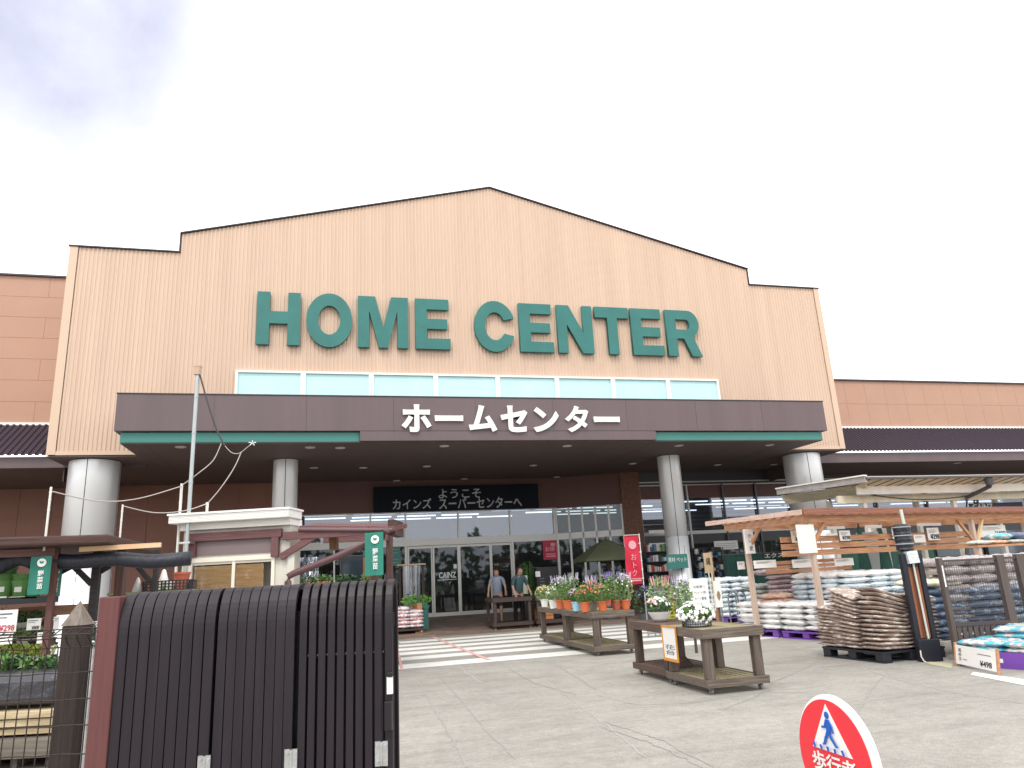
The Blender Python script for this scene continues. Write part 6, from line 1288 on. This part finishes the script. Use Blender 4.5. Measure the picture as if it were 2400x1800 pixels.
# ================================================================== BOOTH
d = ray(500, 1200); D = 12.6; s_ = D/hypot(d.x, d.y); BO = Fr(d.x*s_, d.y*s_, -19); booth = fthing(BO, 'booth', 'cream booth with a white parapet, brown timber frame and bamboo blinds', 'booth')
X = lambda x, y, n=0: BO.at(x, y, n).x; Z = lambda x, y, n=0: BO.at(x, y, n).z
crm = mat('cream siding', (.66, .63, .56), .6, var=.05, vscale=3); par = mat('white parapet board', (.86, .85, .82), .5, var=.03, vscale=4); tim = wood('maroon timber', (.105, .04, .045), (.19, .085, .085), 'x', .6); timz = wood('maroon upright', (.105, .04, .045), (.19, .085, .085), 'z', .6)
a, b = X(392, 1240), X(625, 1240); zt = Z(500, 1140); zp1, zp0 = Z(510, 1110), Z(510, 1135)
wx0, wx1 = X(417, 1240), X(588, 1240); wz1 = Z(500, 1212)
g = MB(); g.box(a, 0, 0, wx0, 1.0, zt); g.box(wx1, 0, 0, b, .45, zt); g.box(wx0, 0, wz1, wx1, .44, zt); g.box(wx0, 0, 0, wx1, .44, .9); g.box(wx0, .3, .9, wx1, .44, wz1); g.build('wall', crm, booth)
g = MB(); g.box(a-.12, -.28, zp0+.06, b+.07, .3, zp1); g.build('parapet', par, booth, bevel=.006)
g = MB(); g.box(a-.14, -.3, zp1, b+.09, .32, zp1+.03); g.box(a-.05, -.1, zt-.01, b+.03, .42, zp0+.059); g.build('parapet_trim', par, booth)
g = MB()
for i in range(5): z = zp0+.07+i*(zp1-zp0-.08)/5; g.box(a-.121, -.283, z, b+.161, -.279, z+.004)
g.build('groove', mat('pale groove', (.5, .5, .48), .6), booth)
zb1 = Z(440, 1152); 
g = MB(); g.box(X(414, 1160)-.02, -.1, zb1-.13, X(612, 1160), -.02, zb1); g.build('timber_beam', tim, booth, bevel=.004)
for x in (420, 598): g = MB(); g.box(X(x, 1180)-.06, -.095, Z(x, 1203), X(x, 1180)+.06, -.025, zb1-.131); g.build('timber_upright', timz, booth, bevel=.004)
g = MB(); g.box(X(428, 1180), -.03, Z(430, 1201), X(590, 1180), -.004, zb1-.13); g.build('grey_panel', mat('mauve grey panel', (.2, .15, .155), .6), booth)
g = MB(); w = .05; g.box(wx0-w, -.05, wz1, wx1+w, -.002, wz1+.07); g.box(wx0-w, -.05, .85, wx0, -.002, wz1); g.box(wx1, -.05, .85, wx1+w, -.002, wz1); m = X(506, 1240); g.box(m-.025, -.04, .9, m+.025, .04, wz1); g.box(wx0, -.02, wz1-.04, wx1, .03, wz1); fr_ = g.build('window_frame', mat('cream frame', (.78, .74, .64), .5), booth)
bam = wood('bamboo blind', (.72, .36, .13), (.95, .68, .36), 'x', .7)
for (x0, x1) in ((wx0+.02, m-.03), (m+.03, wx1-.14)):
    g = MB(); k = 0; z = .92
    while z < wz1-.07: g.box(x0, -.004+random.uniform(-.003, .003), z, x1+random.uniform(-.006, .006), .01, z+.018); z += .021
    g.build('bamboo_blind', bam, booth)
g = MB(); g.box(wx0, -.018, .9, wx1, -.014, wz1-.04); g.build('window_pane', glass('booth glass', (.97, .97, .97), .0), fr_)
g = MB(); g.box(b-.02, -.04, 0, b+.09, .07, zt-.4); g.build('corner_board', crm, booth)
# maroon lean-to right of the booth
lt = fthing(BO, 'lean_to_canopy', 'maroon timber canopy reaching right from the booth, with gutter and diagonal downpipe', 'canopy')
p0, p1 = BO.at(612, 1158, -.06), BO.at(838, 1146, -.06)
g = MB(); g.bar(p0, p1, .08, .12); g.build('front_beam', tim, lt, bevel=.004)
q0, q1 = BO.at(648, 1136, -.06), BO.at(852, 1137, -.06)
g = MB(); g.add([q0+Vector((0, 0, 0)), q1, q1+Vector((0, .9, .1)), q0+Vector((0, .9, .1)), q0+Vector((0, 0, -.07)), q1+Vector((0, 0, -.07)), q1+Vector((0, .9, .03)), q0+Vector((0, .9, .03))], [(0,1,2,3), (7,6,5,4), (0,4,5,1), (1,5,6,2), (2,6,7,3), (3,7,4,0)]); g.build('roof', tim, lt)
g = MB(); 
for i in range(3): p = q0.lerp(q1, .08+i*.33)+Vector((0, -.03, -.02)); g.cyl(p+Vector((0, -.02, -.03)), p+Vector((0, .03, -.03)), .035, n=10)
g.build('gutter_bracket', mat('dark maroon', (.05, .022, .025), .5), lt)
g = MB(); g.cyl(q0+Vector((0, -.05, -.06)), q1+Vector((-.02, -.05, -.06)), .035, n=10); g.build('gutter', mat('maroon plastic', (.12, .06, .065), .4), lt)
g = MB(); g.bar(BO.at(606, 1204, -.05), BO.at(688, 1153, -.05), .07, .1); g.build('brace', tim, lt)
g = MB(); g.bar(BO.at(846, 1139, .0), BO.at(846, 1139, .0)+Vector((-.05, .8, .0)), .12, .24); g.build('end_beam', dw, lt)
g = MB(); g.bar(BO.at(700, 1166, 1.8), BO.at(838, 1160, 1.8), .08, .12); g.build('back_beam', tim, lt)
pz_ = wood('orange brown hanging post', (.17, .085, .05), (.32, .18, .11), 'z'); g = MB(); g.bar(BO.at(720, 1148, .5), BO.at(722, 1188, .5), .12, .12); g.build('hanging_post', pz_, lt); g = MB(); g.bar(BO.at(722, 1188, .5), BO.at(722, 1310, .5), .02, .02); g.build('rod', galv, lt)
for x, n in ((808, 1.6), (842, 1.9), (636, 2.0)): g = MB(); c = BO.at(x, 1240, n); g.box(c.x-.05, n-.05, 0, c.x+.05, n+.05, 2.28); g.build('post', dwz, lt)
dpm = mat('maroon plastic', (.12, .06, .065), .4); g = MB(); g.tube([BO.at(831, 1141, -.2), BO.at(836, 1150, -.2), BO.at(828, 1158, -.2), BO.at(730, 1201, -.2), BO.at(634, 1239, -.2), BO.at(624, 1245, -.2), BO.at(622, 1256, -.2), BO.at(623, 1330, -.2), BO.at(625, 1480, -.2)], .052, 10); g.build('downpipe', dpm, lt, smooth=True)
g = MB(); c = BO.at(723, 1204, -.2); g.tube([c+Vector((.047*cos(a), .01*sin(a), .05*sin(a))) for a in [2*pi*k/12 for k in range(13)]], .006, 5); g.build('clamp', galv, lt)
banner(BO, 'green banner with white seedling lettering under the maroon canopy', 788, 828, 1150, 1243, -.28)
# poles and cords
pm_ = mat('galvanised pole', (.42, .46, .47), .4, metal=.5, var=.06, vscale=4); wp = mat('white conduit', (.72, .71, .66), .5)
def pole(label, x0, y0, x1, y1, n, r, m=pm_, fr=BO, zb=None, name='pole'):
    p, q = fr.at(x0, y0, n), fr.at(x1, y1, n); q = Vector((p.x+(q.x-p.x)*.5, n, 0 if zb is None else zb)); p = Vector((q.x, n, p.z)); t = fthing(fr, name, label, 'pole'); g = MB(); g.cyl(q, p, r, n=12); 
    for z in (.62, .78, .9): zz = q.z+(p.z-q.z)*z; g.cyl((q.x, n, zz), (q.x, n, zz+.02), r*1.18, n=12)
    g.build('tube', m, t, smooth=False); return t, p
t, tp = pole('tall galvanised pole in front of the booth, tallest of the poles', 428, 795, 397, 1280, -.22, .031)
g = MB(); g.box(tp.x-.05, tp.y-.05, tp.z-.12, tp.x+.05, tp.y+.03, tp.z+.01); g.box(tp.x-.055, tp.y-.055, tp.z+.011, tp.x+.055, tp.y+.035, tp.z+.03); g.build('cap', mat('rusted cap', (.5, .36, .26), .6), t)
g = MB()
for z in (1.5, 2.2): g.box(tp.x-.12, tp.y-.03, z, tp.x+.06, tp.y+.2, z+.03)
g.build('bracket', galv, t)
t, p2 = pole('white conduit pole close behind the tall pole', 388, 1045, 382, 1280, -.1, .021, wp)
t, p3 = pole('thin white pole standing on the left stall roof', 107, 1052, 97, 1205, 0, .013, wp, LS, zb=LS.at(98, 1190, 0).z)
p3 = LS.w(p3.x, p3.y, p3.z)
t, p4 = pole('thin white pole right of the big left column', 262, 1090, 254, 1255, 1.3, .012, wp, LS, zb=LS.at(255, 1255, 1.3).z)
p4 = LS.w(p4.x, p4.y, p4.z)
t, p5 = pole('short white stub pole on top of the booth parapet', 448, 1085, 447, 1103, -.1, .02, wp, zb=zp1)
p2, p5, tpw = BO.w(p2.x, p2.y, p2.z), BO.w(p5.x, p5.y, p5.z), BO.w(tp.x, tp.y, tp.z)
cordM = mat('grey cord light', (.52, .49, .46), .6); cordD = mat('dark cord', (.05, .045, .05), .6)
def cord(label, p, mids, q, m, r=.008, n=14):
    P = [p]+mids+[q]; out = []
    for i in range(len(P)-1):                                     # smooth run through the given points
        a, b, c, d_ = P[max(i-1, 0)], P[i], P[i+1], P[min(i+2, len(P)-1)]
        for k in range(n): u = k/n; out.append(.5*((2*b)+(c-a)*u+(2*a-5*b+4*c-d_)*u*u+(3*b-a-3*c+d_)*u**3))
    out.append(P[-1]); t = thing('cord', label, 'cord', tuple(p)); g = MB(); g.tube([x-p for x in out], r, 5); g.build('strand', m, t, smooth=True); return t
W_ = lambda x, y, n=-.22: BO.w(BO.at(x, y, n).x, n, BO.at(x, y, n).z)
cj = W_(478, 958); ce = W_(521, 977); star = W_(545, 957)
cord('thick dark cord dropping from the top of the tall pole', tpw-Vector((-.03, 0, .1)), [W_(452, 880), W_(470, 932)], W_(486, 963), cordD, .014)
cord('thin cord from the dark cord to the white star hook', W_(486, 963), [W_(498, 976), W_(510, 980), W_(522, 976)], star, cordM, .005)
cord('pale cord sagging from the thin left pole to the white conduit pole', p3-Vector((0, 0, .05)), [BO.w(BO.at(180, 1071, -.1).x, -.1, BO.at(180, 1071, -.1).z).lerp(p3, .55)*0+(p3.lerp(p2, .3)-Vector((0, 0, .2))), p3.lerp(p2, .6)-Vector((0, 0, .2))], p2-Vector((0, 0, .04)), cordM)
cord('pale cord rising from the conduit pole past the tall pole', p2-Vector((0, 0, .03)), [W_(425, 1025), W_(460, 995)], cj, cordM)
cord('pale cord sagging from the second thin pole to the booth stub', p4-Vector((0, 0, .02)), [p4.lerp(p5, .35)-Vector((0, 0, .13)), p4.lerp(p5, .7)-Vector((0, 0, .12))], p5-Vector((0, 0, .02)), cordM)
cord('pale cord climbing from the booth stub to the hook line', p5-Vector((0, 0, .02)), [W_(476, 1055), W_(505, 1012)], ce, cordM)
t = thing('cord_hook', 'small white star-shaped hook at the end of the cords', 'hook', star); g = MB()
for a in range(5): g.bar((0, 0, 0), (.06*cos(a*2*pi/5+.3), 0, .045*sin(a*2*pi/5+.3)), .012, .012)
g.build('hook', white, t)
# clutter seen over the gate, right of the booth
random.seed(51)
CL = Fr(BO.w(2.9, 2.2).x, BO.w(2.9, 2.2).y, -10)
def cl_at(px, py, n=0): return CL.at(px, py, n)
bt = fthing(CL, 'display_bench', 'dark bench of seedlings under the maroon canopy', 'bench'); a, b = cl_at(640, 1250).x, cl_at(850, 1250).x; zc_ = cl_at(740, 1268).z
g = MB(); g.box(a, 0, zc_-.05, b, .9, zc_); g.build('bench_top', dk, bt)
for u in (a+.03, b-.12): g = MB(); g.box(u, .03, 0, u+.09, .12, zc_-.05); g.build('leg', dk, bt)
for i, (px, lab, lm) in enumerate(((662, 'dark leafy seedlings nearest the booth corner', lf3), (700, 'green seedlings in front of the orange tray', lf1), (745, 'seedlings left of the dark cabinet', lf3), (800, 'low seedlings below the right green banner', lf1))):
    p = cl_at(px, 1262, .2); q = CL.w(p.x, .2, zc_); t = thing('seedling_tray', lab, 'seedling tray', q, 0, 'seedlings on the canopy bench'); g = MB(); g.box(-.18, -.12, 0, .18, .12, .06); g.build('tray', shelfB, t); g = MB(); leaves(g, (0, 0, .14), (.2, .13, .09), 150, .04); g.build('seedlings', lm, t)
p = cl_at(690, 1243, .6); t = thing('orange_tray', 'shallow orange plastic tray behind the seedlings', 'tray', CL.w(p.x, .6, zc_+.02)); g = MB(); g.box(-.25, -.15, 0, .25, .15, .1); g.build('tray', potM['orange'], t, bevel=.02)
p = cl_at(770, 1240, .9); t = thing('dark_cabinet', 'dark glass-fronted cabinet under the maroon canopy', 'cabinet', CL.w(p.x, 1.0, 0)); g = MB(); g.box(-.32, 0, 0, .32, .4, 2.0); g.build('body', mat('dark cabinet', (.03, .035, .045), .3), t, bevel=.01); g = MB(); g.box(-.28, -.012, .9, .28, -.001, 1.9); g.build('door', mat('dark cabinet glass', (.03, .045, .06), .08), t)
p = cl_at(798, 1215, .8); t = thing('rust_panel', 'rust red panel beside the right green banner', 'panel', CL.w(p.x, .85, 0)); g = MB(); g.box(-.13, 0, 1.25, .13, .03, 1.95); g.build('panel', mat('rust panel', (.24, .08, .045), .6), t); g = MB(); g.box(-.03, .03, 0, .03, .07, 1.95); g.build('leg', dwz, t)
p = cl_at(655, 1225, .5); t = thing('plastic_sheet', 'crumpled clear plastic sheet hanging right of the booth', 'plastic sheet', CL.w(p.x, .55, 0)); g = MB()
for i in range(14):
    for j in range(6):
        f = lambda i, j: (-.2+.034*i, .06*sin(i*1.9+j*.8), 1.45+j*.09-(.02*i if j == 0 else 0)); g.quad(f(i, j), f(i+1, j), f(i+1, j+1), f(i, j+1))
g.build('sheet', pl, t)

# closed parasols and a grey sheet standing behind the tall pale blue pile
for px, D, hh, lab in ((1872, 18.6, 2.15, 'closed dark green parasol standing left of the grey sheet behind the sacks'), (1918, 18.2, 2.1, 'closed dark green parasol right of the grey sheet, behind the white poles')):
    d = ray(px, 1240); q = CP+d*(D/hypot(d.x, d.y)); t = thing('closed_parasol', lab, 'parasol', (q.x, q.y, 0)); g = MB(); g.lathe([(0, hh), (.03, hh-.02), (.09, hh-.5), (.16, hh-1.3), (.13, hh-1.45), (0, hh-1.42)], 10); g.build('canopy', netm, t); g = MB(); g.cyl((0, 0, 0), (0, 0, hh+.05), .02, n=8); g.build('pole', dkalu, t)
d = ray(1892, 1240); q = CP+d*(18.7/hypot(d.x, d.y)); t = thing('grey_sheet', 'pale grey sheet leaning upright between the two closed parasols', 'sheet', (q.x, q.y, 0), radians(-20)); g = MB(); g.box(-.28, 0, .3, .28, .03, 2.0); g.build('panel', mat('pale grey sheet', (.4, .43, .43), .5), t, bevel=.01)
